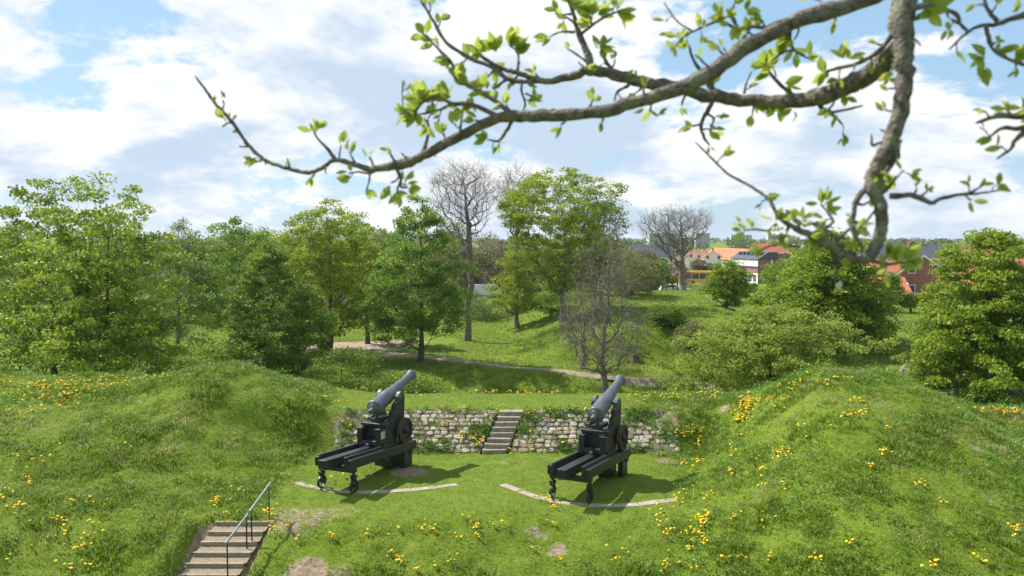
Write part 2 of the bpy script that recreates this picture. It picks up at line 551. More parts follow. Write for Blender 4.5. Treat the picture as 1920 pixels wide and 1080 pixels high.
def ribbon(name, pts, widths, mat, label, lift=.03, seg=1.0, cross=7, wob=.25, kind='structure', cat='path', rough_edge=True):
    P = [Vector((p[0], p[1], 0)) for p in pts]
    cum = [0]
    for a, b in zip(P[:-1], P[1:]): cum.append(cum[-1] + (b - a).length)
    n = max(2, int(cum[-1] / seg))
    s = np.linspace(0, cum[-1], n)
    xs = np.interp(s, cum, [p.x for p in P]); ys = np.interp(s, cum, [p.y for p in P]); ws = np.interp(s, cum, widths)
    for _ in range(6):
        xs[1:-1] = (xs[:-2] + 2 * xs[1:-1] + xs[2:]) / 4; ys[1:-1] = (ys[:-2] + 2 * ys[1:-1] + ys[2:]) / 4
    tx, ty = np.gradient(xs), np.gradient(ys)
    l = np.hypot(tx, ty); nxn, nyn = -ty / l, tx / l
    t = np.linspace(-.5, .5, cross)
    e = (fbm(s * .7, s * 0 + 3.3, 21, 3) - .5) * wob if rough_edge else 0 * s
    e2 = (fbm(s * .7, s * 0 + 9.3, 25, 3) - .5) * wob if rough_edge else 0 * s
    off = t[None] * ws[:, None] * (1 + np.where(t[None] > 0, e[:, None], e2[:, None]) * 2)
    X = xs[:, None] + nxn[:, None] * off; Y = ys[:, None] + nyn[:, None] * off
    Z = terrain(X, Y) + lift
    Z[:, 0] -= lift + .03; Z[:, -1] -= lift + .03
    idx = np.arange(n * cross).reshape(n, cross)
    q = np.stack([idx[:-1, :-1], idx[1:, :-1], idx[1:, 1:], idx[:-1, 1:]], -1).reshape(-1, 4)
    o = mesh_np(name, np.stack([X, Y, Z], -1).reshape(-1, 3), q[:, ::-1], mat, smooth=True)
    return tag(o, label, cat, kind=kind)


def ghit(px, py, Ymin=46):
    return hit(px, py, Ymin)


pp = [ghit(*q) for q in ((300, 690), (470, 678), (600, 668), (700, 662), (790, 669), (900, 681), (1000, 692), (1100, 703), (1200, 713), (1300, 722), (1420, 735))]
ribbon('footpath', pp, [3, 3, 3.2, 3.4, 2.2, 1.7, 1.5, 1.4, 1.2, 1.0, .8], M['soil'], 'trodden earth footpath running along the ditch below the trees', .05)
fc = [ghit(*q) for q in ((560, 655), (640, 652), (720, 648), (790, 640))]
ribbon('forecourt', fc, [7, 12, 9, 3], M['soil'], 'open patch of bare earth where the footpath widens', .035, wob=.3)
fp = [ghit(*q) for q in ((1760, 735), (1820, 742), (1880, 742), (1960, 740))]
ribbon('footpath', fp, [1.6, 2.0, 2.2, 2.2], M['soil'], 'pale earth path at the foot of the bank beside the far timber steps', .05)

# ------------------------------------------------------------------ retaining walls, stairs
rng = np.random.default_rng(11)
rnd = random.Random(5)


def stone_mesh(seed):
    r = random.Random(seed)
    bm = bmesh.new()
    bm_box(bm, -.5, .5, -.5, .5, -.5, .5)
    bmesh.ops.subdivide_edges(bm, edges=bm.edges[:], cuts=1, use_grid_fill=True)
    for v in bm.verts:
        c = v.co
        k = sum(abs(a) > .4 for a in c)
        f = {1: 1.0, 2: .93, 3: .78}.get(k, 1)
        v.co = Vector((c.x * f + r.uniform(-.05, .05), c.y * f + r.uniform(-.05, .05), c.z * f + r.uniform(-.06, .06)))
    me = bpy.data.meshes.new('stone')
    bmesh.ops.recalc_face_normals(bm, faces=bm.faces)
    bm.to_mesh(me); bm.free()
    me.materials.append(M['stone'])
    return me


STONES = [stone_mesh(i) for i in range(9)]
slope = math.atan2(WALL_H, WALL_Y1 - WALL_Y0)
slen = math.hypot(WALL_H, WALL_Y1 - WALL_Y0)


def wall_pt(x, t):
    return Vector((x, WALL_Y0 + (WALL_Y1 - WALL_Y0) * t, WALL_H * t))


STX = lambda t: (-.76 + .74 * t)      # centre line of the small stair, drifting right as it climbs


def make_wall(x0f, x1f, label):
    root = empty('retaining_wall', ((x0f(0) + x1f(0)) / 2, WALL_Y0, 0))
    tag(root, label, 'wall')
    n = 24
    V, Q = [], []
    for j in range(7):
        t = -.03 + 1.06 * j / 6
        for i in range(n):
            x = x0f(t) + (x1f(t) - x0f(t)) * i / (n - 1)
            p = wall_pt(x, t) + Vector((0, -.02, .035 + .02 * rnd.random()))
            V.append(p)
    for j in range(6):
        for i in range(n - 1):
            a = j * n + i
            Q.append((a, a + 1, a + n + 1, a + n))
    core = mesh_np('earth_core', np.array([v - root.location for v in V]), np.array(Q), M['mortar'], root)
    rows = 10
    for j in range(rows):
        t = (j + .5) / rows
        x = x0f(t) + rnd.uniform(0, .12)
        while x < x1f(t) - .15:
            w = rnd.choice((rnd.uniform(.16, .26), rnd.uniform(.24, .36), rnd.uniform(.3, .46)))
            if x + w > x1f(t): w = x1f(t) - x
            cx = x + w / 2
            x += w + rnd.uniform(.015, .05)
            edge = min(abs(cx + 7.8), abs(cx - 7.2))
            gap = fbm(np.array([cx * .9]), np.array([t * 2.2]), 31, 2)[0]
            if gap > .64 or (edge < 1.3 and (rnd.random() < .45 or t > .6)) or rnd.random() < .05 or (t > .9 and rnd.random() < .35):
                continue
            o = bpy.data.objects.new('stone', STONES[rnd.randrange(9)])
            p = wall_pt(cx, t + rnd.uniform(-.012, .012)) - root.location
            o.location = p + Vector((0, rnd.uniform(-.03, .02), rnd.uniform(.0, .05)))
            o.rotation_euler = (slope + rnd.uniform(-.08, .08), rnd.uniform(-.06, .06), rnd.uniform(-.07, .07) + (math.pi if rnd.random() < .5 else 0) * 0)
            o.scale = (w, slen / rows * rnd.uniform(.72, 1.02), rnd.uniform(.13, .2))
            link(o, root)
    return root


make_wall(lambda t: -7.7 + .1 * t, lambda t: STX(t) - .62, 'cobbled stone revetment behind the cannon nearer the iron handrail')
make_wall(lambda t: STX(t) + .62, lambda t: 7.25, 'cobbled stone revetment with weeds, ending at the dandelion-covered mound')

st = empty('stone_stair', (STX(0), WALL_Y0 - .1, 0))
tag(st, 'narrow flight of stone steps climbing between the two cobbled revetments', 'stairs')
for i in range(8):
    t = i / 7
    y = WALL_Y0 - .14 + i * .24
    z1 = .185 * (i + 1)
    cx = STX(t)
    bm = bmesh.new()
    bm_box(bm, cx - .53 + rnd.uniform(-.02, .02), cx + .53 + rnd.uniform(-.02, .02), y, y + .48, z1 - .34, z1, .018)
    for v in bm.verts: v.co += Vector((0, rnd.uniform(-.008, .008), rnd.uniform(-.012, .012))) - st.location
    obj_bm('step', bm, M['step_stone'], st)

# kerb arcs for the rear trucks


def catmull(P, n):
    out = []
    Q = [P[0] * 2 - P[1]] + P + [P[-1] * 2 - P[-2]]
    for i in range(1, len(Q) - 2):
        for k in range(n):
            t = k / n
            a, b, c, d = Q[i - 1], Q[i], Q[i + 1], Q[i + 2]
            out.append(.5 * ((2 * b) + (c - a) * t + (2 * a - 5 * b + 4 * c - d) * t * t + (3 * b - a - 3 * c + d) * t ** 3))
    out.append(P[-1])
    return out


def kerb_arc(pix, label, skip=()):
    P = []
    for px, py in pix:
        d = ray(px, py); t = CAMZ / -d.z
        P.append(Vector((d.x * t, d.y * t, 0)))
    C = catmull(P, 24)
    root = empty('kerb_arc', P[len(P) // 2])
    tag(root, label, 'kerb')
    L = [0]
    for a, b in zip(C[:-1], C[1:]): L.append(L[-1] + (b - a).length)
    k, s = 0, 0.0
    w = .17
    def pos(s):
        for i in range(len(L) - 1):
            if L[i + 1] >= s:
                f = (s - L[i]) / (L[i + 1] - L[i] + 1e-9)
                return C[i].lerp(C[i + 1], f), (C[i + 1] - C[i]).normalized()
        return C[-1], (C[-1] - C[-2]).normalized()
    while s < L[-1] - .3:
        ln = min(rnd.uniform(.75, 1.05), L[-1] - s)
        a, ta = pos(s + .012); b, tb = pos(s + ln - .012)
        na, nb = Vector((-ta.y, ta.x, 0)), Vector((-tb.y, tb.x, 0))
        bm = bmesh.new()
        za, zb = rnd.uniform(.008, .024), rnd.uniform(.008, .024)
        co = [a - na * w, b - nb * w, b + nb * w, a + na * w]
        lo = [bm.verts.new(p - root.location + Vector((0, 0, -.1))) for p in co]
        hi = [bm.verts.new(p - root.location + Vector((0, 0, z + H(p.x, p.y)))) for p, z in zip(co, (za, zb, zb, za))]
        bm.faces.new(lo[::-1]); bm.faces.new(hi)
        for i in range(4): bm.faces.new((lo[i], lo[(i + 1) % 4], hi[(i + 1) % 4], hi[i]))
        bmesh.ops.bevel(bm, geom=bm.edges[:], offset=.012, segments=1, affect='EDGES')
        obj_bm('slab', bm, M['kerb'], root)
        s += ln
    return root


kerb_arc([(533, 897), (562, 908), (600, 916), (645, 922), (700, 923), (780, 918), (864, 907)], 'curved pale kerb of slabs under the cannon nearer the iron handrail')
kerb_arc([(942, 910), (985, 925), (1030, 938), (1090, 946), (1160, 947), (1215, 943), (1268, 937)], 'curved pale kerb of slabs under the cannon beside the dandelion-covered mound')

# lower stair towards the camera
ls = empty('grass_bank_stair', (-8.9, 26.4, 0))
tag(ls, 'gravel steps with concrete risers cut into the grassy slope beside the handrails', 'stairs')
for i in range(11):
    y = 26.45 - .47 * i
    z = -.02 - .16 * i
    xo = -.055 * i
    x0, x1 = -9.72 + xo + .03, -7.92 + xo
    box('riser', M['timber_riser'], ls, x0 + 8.9, x1 + 8.9, y - .05 - 26.4, y + .05 - 26.4, z - .26, z + .015, .008)
    n, m_ = 14, 5
    V = []
    for b_ in range(m_):
        for a_ in range(n):
            x = x0 + (x1 - x0) * a_ / (n - 1); yy = y - .05 - .47 * (1 - b_ / (m_ - 1)) + .05
            V.append((x + 8.9, yy - 26.4, z - .16 + .012 * rnd.random() + .05 * (b_ / (m_ - 1)) ** 2))
    q = [(b_ * n + a_, b_ * n + a_ + 1, (b_ + 1) * n + a_ + 1, (b_ + 1) * n + a_) for b_ in range(m_ - 1) for a_ in range(n - 1)]
    mesh_np('tread', np.array(V), np.array(q), M['gravel'], ls, smooth=True)


def cyl_between(bm, a, b, r, seg=10, r2=None):
    a, b = Vector(a), Vector(b)
    d = (b - a)
    q = Vector((0, 1, 0)).rotation_difference(d.normalized())
    bm_lathe(bm, [(0, r), (d.length, r2 or r)], seg, Matrix.Translation(a) @ q.to_matrix().to_4x4())


def handrail(posts, rail, label):
    root = empty('handrail', posts[0][1])
    tag(root, label, 'handrail')
    o = root.location
    for top, bot in posts:
        bm = bmesh.new(); cyl_between(bm, bot - Vector((0, 0, .25)) - o, top - o, .024, 8)
        obj_bm('post', bm, M['post_brown'], root, True)
    bm = bmesh.new(); cyl_between(bm, rail[0] - o, rail[1] - o, .036, 12)
    obj_bm('rail', bm, M['rail_grey'], root)


def post(px_t, py_t, px_b, py_b, Y):
    b = at(px_b, py_b, Y); t = at(px_t, py_t, Y)
    t.x = b.x
    return (t, b)


p4 = post(502, 911, 505, 977, 26.75); p3 = post(469.5, 956, 472.5, 1024, 25.55)
p2 = post(460.5, 969, 463, 1030, 25.3); p1 = post(423.5, 1017, 427, 1084, 24.0)


def rail_ends(a, b, ea, eb):
    d = (b - a).normalized()
    return a - d * ea + Vector((0, 0, .02)), b + d * eb + Vector((0, 0, .02))


handrail([p3, p4], rail_ends(p3[0], p4[0], .12, .18), 'upper iron handrail whose end post stands by a dandelion clump at the stair head')
handrail([p1, p2], rail_ends(p1[0], p2[0], .10, .12), 'lower iron handrail beside the descending gravel steps')

# ------------------------------------------------------------------ cannons


def wheel_mesh(bm, r, w, rim, spokes, hub, x):
    """wheel about the x axis at x"""
    m = Matrix.Translation((x, 0, 0)) @ Matrix.Rotation(R(-90), 4, 'Z')
    seg = 28
    prof = [(-w / 2, r), (w / 2, r), (w / 2, r - rim), (-w / 2, r - rim)]
    ring = []
    for (t, rr) in prof:
        ring.append([bm.verts.new(m @ Vector((rr * math.cos(2 * math.pi * k / seg), t, rr * math.sin(2 * math.pi * k / seg)))) for k in range(seg)])
    for j in range(4):
        a, b = ring[j], ring[(j + 1) % 4]
        for k in range(seg):
            bm.faces.new((a[k], a[(k + 1) % seg], b[(k + 1) % seg], b[k]))


def make_cannon():
    root = empty('cannon', (0, 0, 0))
    W, G, I = M['black_wood'], M['gun_iron'], M['black_iron']
    # y axis: forward to the muzzle, x: right, origin on the ground under the rear trucks
    L = 4.22
    Y0 = -.42
    zr, zf = 1.25, .96          # top of the outer rail at rear and front

    def rail_z(y): return zr + (zf - zr) * (y - Y0) / (L - Y0)
    for s in (-1, 1):
        sl = empty_part = None
        bm = bmesh.new()
        # stepped rail: outer ledge lower, inner part higher
        sec_o = [(s * .56, -.34), (s * .78, -.34), (s * .78, 0), (s * .56, 0)]
        sec_i = [(s * .50, -.30), (s * .60, -.30), (s * .60, .10), (s * .50, .10)]
        for sec, y0 in ((sec_o, Y0), (sec_i, Y0)):
            va = [bm.verts.new((x, y0 - .02 * (sec is sec_i), rail_z(y0) + z)) for x, z in sec]
            vb = [bm.verts.new((x, L, rail_z(L) + z)) for x, z in sec]
            bm.faces.new(va); bm.faces.new(vb[::-1])
            for i in range(4): bm.faces.new((va[i], vb[i], vb[(i + 1) % 4], va[(i + 1) % 4]))
        bmesh.ops.bevel(bm, geom=bm.edges[:], offset=.010, segments=1, affect='EDGES')
        obj_bm('slide_rail', bm, W, root)
    bm = bmesh.new()
    sec = [(-.17, -.30), (.17, -.30), (.17, .04), (-.17, .04)]
    va = [bm.verts.new((x, Y0 - .6, rail_z(Y0 - .6) + z)) for x, z in sec]; vb = [bm.verts.new((x, L - .1, rail_z(L) + z)) for x, z in sec]
    bm.faces.new(va); bm.faces.new(vb[::-1])
    for i in range(4): bm.faces.new((va[i], vb[i], vb[(i + 1) % 4], va[(i + 1) % 4]))
    bmesh.ops.bevel(bm, geom=bm.edges[:], offset=.012, segments=1, affect='EDGES')
    obj_bm('centre_beam', bm, W, root)
    for y in (-.25, 1.9, 3.75):
        z = rail_z(y)
        box('transom', W, root, -.77, .77, y, y + .26, z - .50, z - .345, .012)
    # underside braces near the pivot
    box('pivot_block', W, root, -.3, .3, 3.1, 3.9, .02, rail_z(3.6) - .49, .02)
    for s in (-1, 1):
        box('front_truck_block', W, root, s * .62 - .1, s * .62 + .1, 3.4, 4.0, -.05, rail_z(3.7) - .3, .02)
    # rear trucks
    for s in (-1, 1):
        x = s * .70
        tr = bpy.data.objects.new('rear_truck', None); tr.location = (x, -.12, .24); link(tr, root)
        bm = bmesh.new()
        wheel_mesh(bm, .24, .075, .045, 5, .05, 0)
        for k in range(6):
            a = 2 * math.pi * k / 6 + .3
            cyl_between(bm, (0, 0, 0), (0, .21 * math.cos(a), .21 * math.sin(a)), .016, 6)
        cyl_between(bm, (-.07, 0, 0), (.07, 0, 0), .045, 12)
        obj_bm('wheel', bm, I, tr)
        bm = bmesh.new()
        bm_prism(bm, [(-.05, -.02), (.05, -.02), (.07, .22), (.09, .36), (-.09, .36), (-.07, .22)], 'x', .052, .075)
        bm_prism(bm, [(-.05, -.02), (.05, -.02), (.07, .22), (.09, .36), (-.09, .36), (-.07, .22)], 'x', -.075, -.052)
        bm_box(bm, -.10, .10, -.10, .10, .30, .40, .015)
        cyl_between(bm, (0, 0, .38), (0, 0, rail_z(-.12) - .24 - .32), .06, 12)
        bm_lathe(bm, [(.30, .12), (.345, .12)], 14, Matrix.Rotation(R(90), 4, 'X'))
        obj_bm('fork', bm, I, tr)
    # towing eye on the centre beam
    bm = bmesh.new()
    r0, r1, n1, n2 = .075, .02, 14, 8
    vv = [[bm.verts.new(((r0 + r1 * math.cos(b)) * math.cos(a) - .0, (r0 + r1 * math.cos(b)) * math.sin(a) + Y0 - .68, r1 * math.sin(b) + 1.02)) for b in [2 * math.pi * k / n2 for k in range(n2)]] for a in [2 * math.pi * k / n1 for k in range(n1)]]
    for i in range(n1):
        for j in range(n2):
            bm.faces.new((vv[i][j], vv[(i + 1) % n1][j], vv[(i + 1) % n1][(j + 1) % n2], vv[i][(j + 1) % n2]))
    bm_box(bm, -.05, .05, Y0 - .62, Y0 - .53, .99, 1.08)
    obj_bm('towing_eye', bm, I, root)
    # carriage --------------------------------------------------------
    yA = 2.30                       # rear face of the carriage
    zb = 1.11
    cheek = [(yA, zb), (yA + .62, zb), (yA + .78, zb + .02), (yA + 1.15, 1.62), (yA + 1.42, 1.98), (yA + 1.46, 2.86), (yA + 1.34, 2.98), (yA + .98, 2.90),
             (yA + .92, 2.66), (yA + .74, 2.62), (yA + .70, 2.40), (yA + .54, 2.36), (yA + .50, 2.16), (yA + .36, 2.12), (yA + .32, 1.94), (yA, 1.90)]
    for s in (-1, 1):
        bm = bmesh.new()
        a, b = sorted((s * .36, s * .53))
        bm_prism(bm, cheek, 'x', a, b, .012)
        ck = obj_bm('cheek', bm, W, root)
        # iron cap square over the trunnion, bolts on the outer face
        bm = bmesh.new()
        bm_prism(bm, [(yA + 1.0, 2.90), (yA + 1.06, 2.985), (yA + 1.14, 3.05), (yA + 1.26, 3.06), (yA + 1.36, 2.99), (yA + 1.40, 2.90)], 'x', s * .445 - .075, s * .445 + .075, .01)
        bm_box(bm, s * .445 - .07, s * .445 + .07, yA + .80, yA + .97, 2.63, 2.70, .008)
        obj_bm('cap_square', bm, G, ck)
        for (yy, zz) in ((yA + .55, 2.2), (yA + 1.2, 2.55), (yA + 1.2, 2.2), (yA + .3, 1.7), (yA + .9, 1.75), (yA + .2, 1.25), (yA + .7, 1.3), (yA + .85, 2.45)):
            bm = bmesh.new()
            bm_lathe(bm, [(0, .032), (.02, .032), (.035, .015)], 8, Matrix.Translation((s * .528, yy, zz)) @ Matrix.Rotation(R(-90 * s), 4, 'Z'))
            obj_bm('bolt', bm, I, ck)
    # stepped wedge bed between the cheeks, rear transom table, two stub posts
    box('transom', W, root, -.33, .33, yA + .15, yA + .55, 1.5, 1.72, .01)
    box('table', W, root, -.54, .54, yA - .12, yA + .30, 1.885, 2.0, .015)
    box('quoin_bed', W, root, -.2, .2, yA + .1, yA + .9, 2.0, 2.14, .01)
    for s in (-1, 1):
        pt = box('post', W, root, s * .42 - .115, s * .42 + .115, yA - .38, yA + .06, 1.10, 1.80, .015)
        box('post_cap', W, pt, s * .42 - .13, s * .42 + .13, yA - .40, yA - .2, 1.805, 1.85, .01)
    box('plate', M['plate'], root, .537, .545, yA - .34, yA - .06, 1.45, 1.74)
    box('rear_sill', W, root, -.50, .50, yA - .36, yA - .12, 1.15, 1.36, .012)
    box('back_board', W, root, -.31, .31, yA - .02, yA + .04, 1.14, 1.80, .01)
    box('stop_cleat', G, root, -.06, .06, yA - .50, yA - .39, 1.10, 1.27, .01)
    for s in (-1, 1):
        bm = bmesh.new(); cyl_between(bm, (s * .53, yA - .2, 1.24), (s * .60, yA - .2, 1.24), .055, 10)
        obj_bm('axle_nut', bm, I, root)
    # elevating screw and quoins in front of the breech
    bm = bmesh.new(); cyl_between(bm, (0, yA + .22, 1.99), (0, yA + .25, 2.34), .05, 10); cyl_between(bm, (-.16, yA + .30, 2.12), (.16, yA + .30, 2.12), .02, 8)
    bm_lathe(bm, [(2.0, .11), (2.05, .11)], 14, Matrix.Translation((0, yA + .3, 0)) @ Matrix.Rotation(R(90), 4, 'X'))
    obj_bm('elevating_screw', bm, I, root)
    # front axle and wheels standing on the rails
    zw = rail_z(yA + 1.2) + .50
    yw = yA + 1.22
    box('axle', W, root, -.56, .56, yw - .11, yw + .11, zw - .11, zw + .11, .01)
    for s in (-1, 1):
        wh = bpy.data.objects.new('wheel', None); wh.location = (s * .665, yw, zw); link(wh, root)
        bm = bmesh.new(); wheel_mesh(bm, .50, .15, .035, 0, 0, 0)
        obj_bm('tyre', bm, M['rust_iron'], wh)
        bm = bmesh.new(); wheel_mesh(bm, .467, .12, .10, 0, 0, 0)
        bm_lathe(bm, [(-.02, .37), (.02, .37)], 20, Matrix.Rotation(R(-90), 4, 'Z'))
        for k in range(10):
            a = 2 * math.pi * k / 10
            cyl_between(bm, (0, 0, 0), (0, .38 * math.cos(a), .38 * math.sin(a)), .03, 6)
        obj_bm('rim', bm, I, wh)
        bm = bmesh.new()
        bm_lathe(bm, [(-.13, .10), (-.1, .13), (.06, .13), (.11, .10), (.16, .095), (.165, .05)], 16, Matrix.Rotation(R(-90 * s), 4, 'Z'))
        obj_bm('hub', bm, I, wh)
    # barrel -----------------------------------------------------------
    el = R(17)
    bm = bmesh.new()
    prof = [(0.0, .12), (.02, .20), (.05, .262), (.08, .280), (.14, .286), (.17, .280), (.19, .268), (.55, .262), (.95, .255), (.97, .262), (1.02, .262), (1.04, .250), (1.35, .232),
            (1.37, .222), (1.75, .200), (2.25, .172), (2.55, .158), (2.60, .168), (2.64, .168), (2.66, .158), (2.78, .162), (2.90, .178), (3.0, .205), (3.06, .222), (3.10, .222), (3.115, .205), (3.12, .12), (3.0, .11), (2.5, .105)]
    mt = Matrix.Translation((0, yA - .05, 2.53)) @ Matrix.Rotation(el, 4, 'X')
    prof = [(t, r * (1.17 - .035 * t)) for t, r in prof]
    bm_lathe(bm, prof, 36, mt)
    bl = obj_bm('barrel', bm, G, root, True)
    es = bl.modifiers.new('edge', 'EDGE_SPLIT'); es.split_angle = R(38)
    bm = bmesh.new()
    bm_lathe(bm, [(t * 1.1, r * 1.15) for t, r in [(-.235, .02), (-.23, .055), (-.20, .085), (-.15, .095), (-.11, .082), (-.085, .062), (-.06, .07), (-.03, .11), (0.0, .17), (.025, .21)]], 24, mt)
    obj_bm('cascabel', bm, G, bl, True)
    bm = bmesh.new(); bm_lathe(bm, [(-.54, .085), (.54, .085)], 18, mt @ Matrix.Translation((0, 1.22, -.03)) @ Matrix.Rotation(R(90), 4, 'Z'))
    obj_bm('trunnion', bm, G, bl)
    bm = bmesh.new(); bm_box(bm, -.03, .03, .07, .2, .27, .32, .008, mt)
    obj_bm('vent_patch', bm, I, bl)
    return root


def copy_tree(o, parent=None):
    c = o.copy(); link(c)
    c.parent = parent
    for ch in list(o.children): copy_tree(ch, c)
    return c


gun = make_cannon()
dG = ray(637, 919); tG = CAMZ / -dG.z
gun.location = (dG.x * tG, dG.y * tG, 0.03); gun.rotation_euler = (0, 0, R(-23.5))
tag(gun, 'black cannon on a traversing slide with a pale plate on its carriage', 'cannon', 'fortress guns on the platform')
gun2 = copy_tree(gun)
for ch in list(gun2.children):
    if ch.name.startswith('plate'): bpy.data.objects.remove(ch)
dG = ray(1073, 938); tG = CAMZ / -dG.z
gun2.location = (dG.x * tG, dG.y * tG, 0.03); gun2.rotation_euler = (0, 0, R(-26))
tag(gun2, 'black cannon on a traversing slide, standing beside the dandelion-covered mound', 'cannon', 'fortress guns on the platform')

# ------------------------------------------------------------------ trees
FOL = {}
FOL['maple'] = leaf_mat('maple_leaves', (.085, .155, .012), (.245, .335, .030), .40, c3=(.32, .38, .05))
FOL['maple2'] = leaf_mat('fresh_maple_leaves', (.100, .180, .012), (.270, .365, .036), .40, c3=(.33, .40, .06))
FOL['chestnut'] = leaf_mat('chestnut_leaves', (.092, .190, .018), (.210, .325, .040), .40)
FOL['lime'] = leaf_mat('lime_leaves', (.155, .235, .016), (.310, .385, .034), .40)
FOL['dark'] = leaf_mat('dark_leaves', (.072, .148, .014), (.165, .255, .030), .40)
FOL['airy'] = leaf_mat('greyish_leaves', (.110, .165, .046), (.200, .270, .085), .40)
FOL['hawthorn'] = leaf_mat('hawthorn_leaves', (.165, .240, .030), (.310, .390, .068), .40)
FOL['olive'] = leaf_mat('olive_leaves', (.125, .150, .040), (.225, .245, .075), .45)
FOL['brown'] = leaf_mat('budding_twigs', (.135, .125, .066), (.225, .205, .11), .35)
FOL['pink'] = leaf_mat('pink_blossom', (.28, .17, .17), (.42, .28, .27), .35)
FOL['yellow'] = leaf_mat('yellow_shrub', (.32, .28, .01), (.45, .40, .03), .35)
FOL['far'] = leaf_mat('far_leaves', (.065, .105, .034), (.140, .170, .065), .35, c3=(.15, .12, .07))


def leaf_cards(rng, C, size, up=.5, aspect=.62, jitter=.35):
    n = len(C)
    nrm = rng.normal(size=(n, 3)); nrm /= np.linalg.norm(nrm, axis=1)[:, None]
    nrm[:, 2] += up * 1.6
    nrm /= np.linalg.norm(nrm, axis=1)[:, None] + 1e-9
    a = np.cross(nrm, rng.normal(size=(n, 3))); a /= np.linalg.norm(a, axis=1)[:, None] + 1e-9
    b = np.cross(nrm, a)
    s = size * (1 + jitter * rng.uniform(-1, 1, n))
    a = a * s[:, None] * .5; b = b * (s * aspect)[:, None] * .5
    V = np.stack([C - a, C - b * 1.0 + a * .1, C + a, C + b + a * .1], 1).reshape(-1, 3)
    Q = np.arange(n * 4).reshape(n, 4)
    return V, Q


def skeleton(rng, trunk, pts, clear, sub=3, bend=.12, jit=.05, steep=.45):
    pos = [np.array(p, float) for p in trunk]
    par = [-1] + list(range(len(trunk) - 1))
    axis = np.array(trunk)
    order = np.argsort(np.hypot(pts[:, 0] - np.interp(pts[:, 2], axis[:, 2], axis[:, 0]), pts[:, 1] - np.interp(pts[:, 2], axis[:, 2], axis[:, 1])) + .15 * pts[:, 2])
    cap = len(trunk) + len(pts) * (sub + 1)
    P = np.zeros((cap, 3)); n = len(pos); P[:n] = pos
    for i in order:
        p = pts[i]
        q = P[:n]
        d = p - q
        hd = np.hypot(d[:, 0], d[:, 1])
        dist = np.sqrt(hd ** 2 + d[:, 2] ** 2)
        cost = dist + 2.2 * np.maximum(0, steep * hd - d[:, 2]) + 50 * (q[:, 2] < clear)
        k = int(np.argmin(cost))
        a = q[k].copy(); L = dist[k]
        prev = k
        for j in range(1, sub + 1):
            t = j / sub
            m = a + (p - a) * t
            m[2] -= bend * L * 4 * t * (1 - t) * .5
            if j < sub: m += rng.normal(size=3) * jit * L
            P[n] = m; par.append(prev); prev = n; n += 1
    return P[:n], np.array(par)


def wood_mesh(P, par, r_tip, expo, trunk_r, n_trunk, flare=1.5):
    n = len(P)
    acc = np.zeros(n)
    kids = np.zeros(n, int)
    for i in range(n - 1, 0, -1):
        if kids[i] == 0: acc[i] = r_tip ** expo
        acc[par[i]] += acc[i]; kids[par[i]] += 1
    acc[0] = max(acc[0], r_tip ** expo)
    r = acc ** (1 / expo)
    r *= 1.0
    sc = trunk_r / r[0]
    w = np.clip((r - r_tip) / (r[0] - r_tip + 1e-9), 0, 1)
    r = r * (1 + (sc - 1) * w)
    hz = np.maximum(0, P[:n_trunk, 2] - P[0, 2])
    r[:n_trunk] *= 1 + (flare - 1) * np.exp(-hz / (trunk_r * 2.2))
    d = np.zeros((n, 3)); d[1:] = P[1:] - P[par[1:]]
    d /= np.linalg.norm(d, axis=1)[:, None] + 1e-9
    d[0] = (0, 0, 1)
    prim = np.full(n, -1)
    for i in range(1, n):
        j = par[i]
        if prim[j] < 0 or r[i] > r[prim[j]]: prim[j] = i
    e = np.arange(1, n); pe = par[1:]
    isp = prim[pe] == e
    r0 = np.where(isp, np.minimum(r[pe], r[e] * 1.6), r[e] * 1.15); d0 = np.where(isp[:, None], d[pe], d[e])
    Vs, Qs, off = [], [], 0
    for lo, hi, ns in ((.12, 9e9, 10), (.035, .12, 6), (0, .035, 3)):
        k = (r[e] >= lo) & (r[e] < hi)
        if not k.any(): continue
        V, Q = tubes(P[pe[k]], P[e[k]], d0[k], d[e[k]], r0[k], r[e[k]], ns)
        Vs.append(V); Qs.append(Q + off); off += len(V)
    return np.concatenate(Vs), np.concatenate(Qs), r


PROF = {'round': [(0, .35), (.15, .75), (.35, 1), (.6, .95), (.82, .66), (1, .15)],
        'egg': [(0, .55), (.12, .85), (.3, 1), (.55, .85), (.8, .52), (1, .10)],
        'cone': [(0, .7), (.15, .95), (.3, 1), (.55, .74), (.8, .4), (1, .06)],
        'dome': [(0, .8), (.2, .98), (.45, 1), (.7, .85), (.88, .55), (1, .2)],
        'vase': [(0, .12), (.25, .5), (.5, .85), (.72, 1), (.88, .8), (1, .3)],
        'broad': [(0, .85), (.1, 1), (.4, .96), (.65, .78), (.85, .48), (1, .12)]}


def crown_points(rng, n, cx, cy, z0, z1, rx, ry, prof, lobes=.25, shell=.45, seed=0):
    T = np.array(PROF[prof])
    out = []
    m = 0
    while m < n:
        t = rng.uniform(0, 1, n * 3)
        rr = np.interp(t, T[:, 0], T[:, 1])
        keep = rng.uniform(0, 1, n * 3) < rr ** 1.6 + .05
        t, rr = t[keep], rr[keep]
        a = rng.uniform(0, 2 * math.pi, len(t))
        lob = 1 + lobes * (vnoise(a * 1.3 + 7 * seed, t * 3.5, seed) - .5) * 2
        rad = rng.uniform(0, 1, len(t)) ** shell
        out.append(np.stack([cx + rx * rr * lob * rad * np.cos(a), cy + ry * rr * lob * rad * np.sin(a), z0 + (z1 - z0) * (t + .05 * (lob - 1))], 1))
        m += len(t)
    return np.concatenate(out)[:n]


TREES = 0


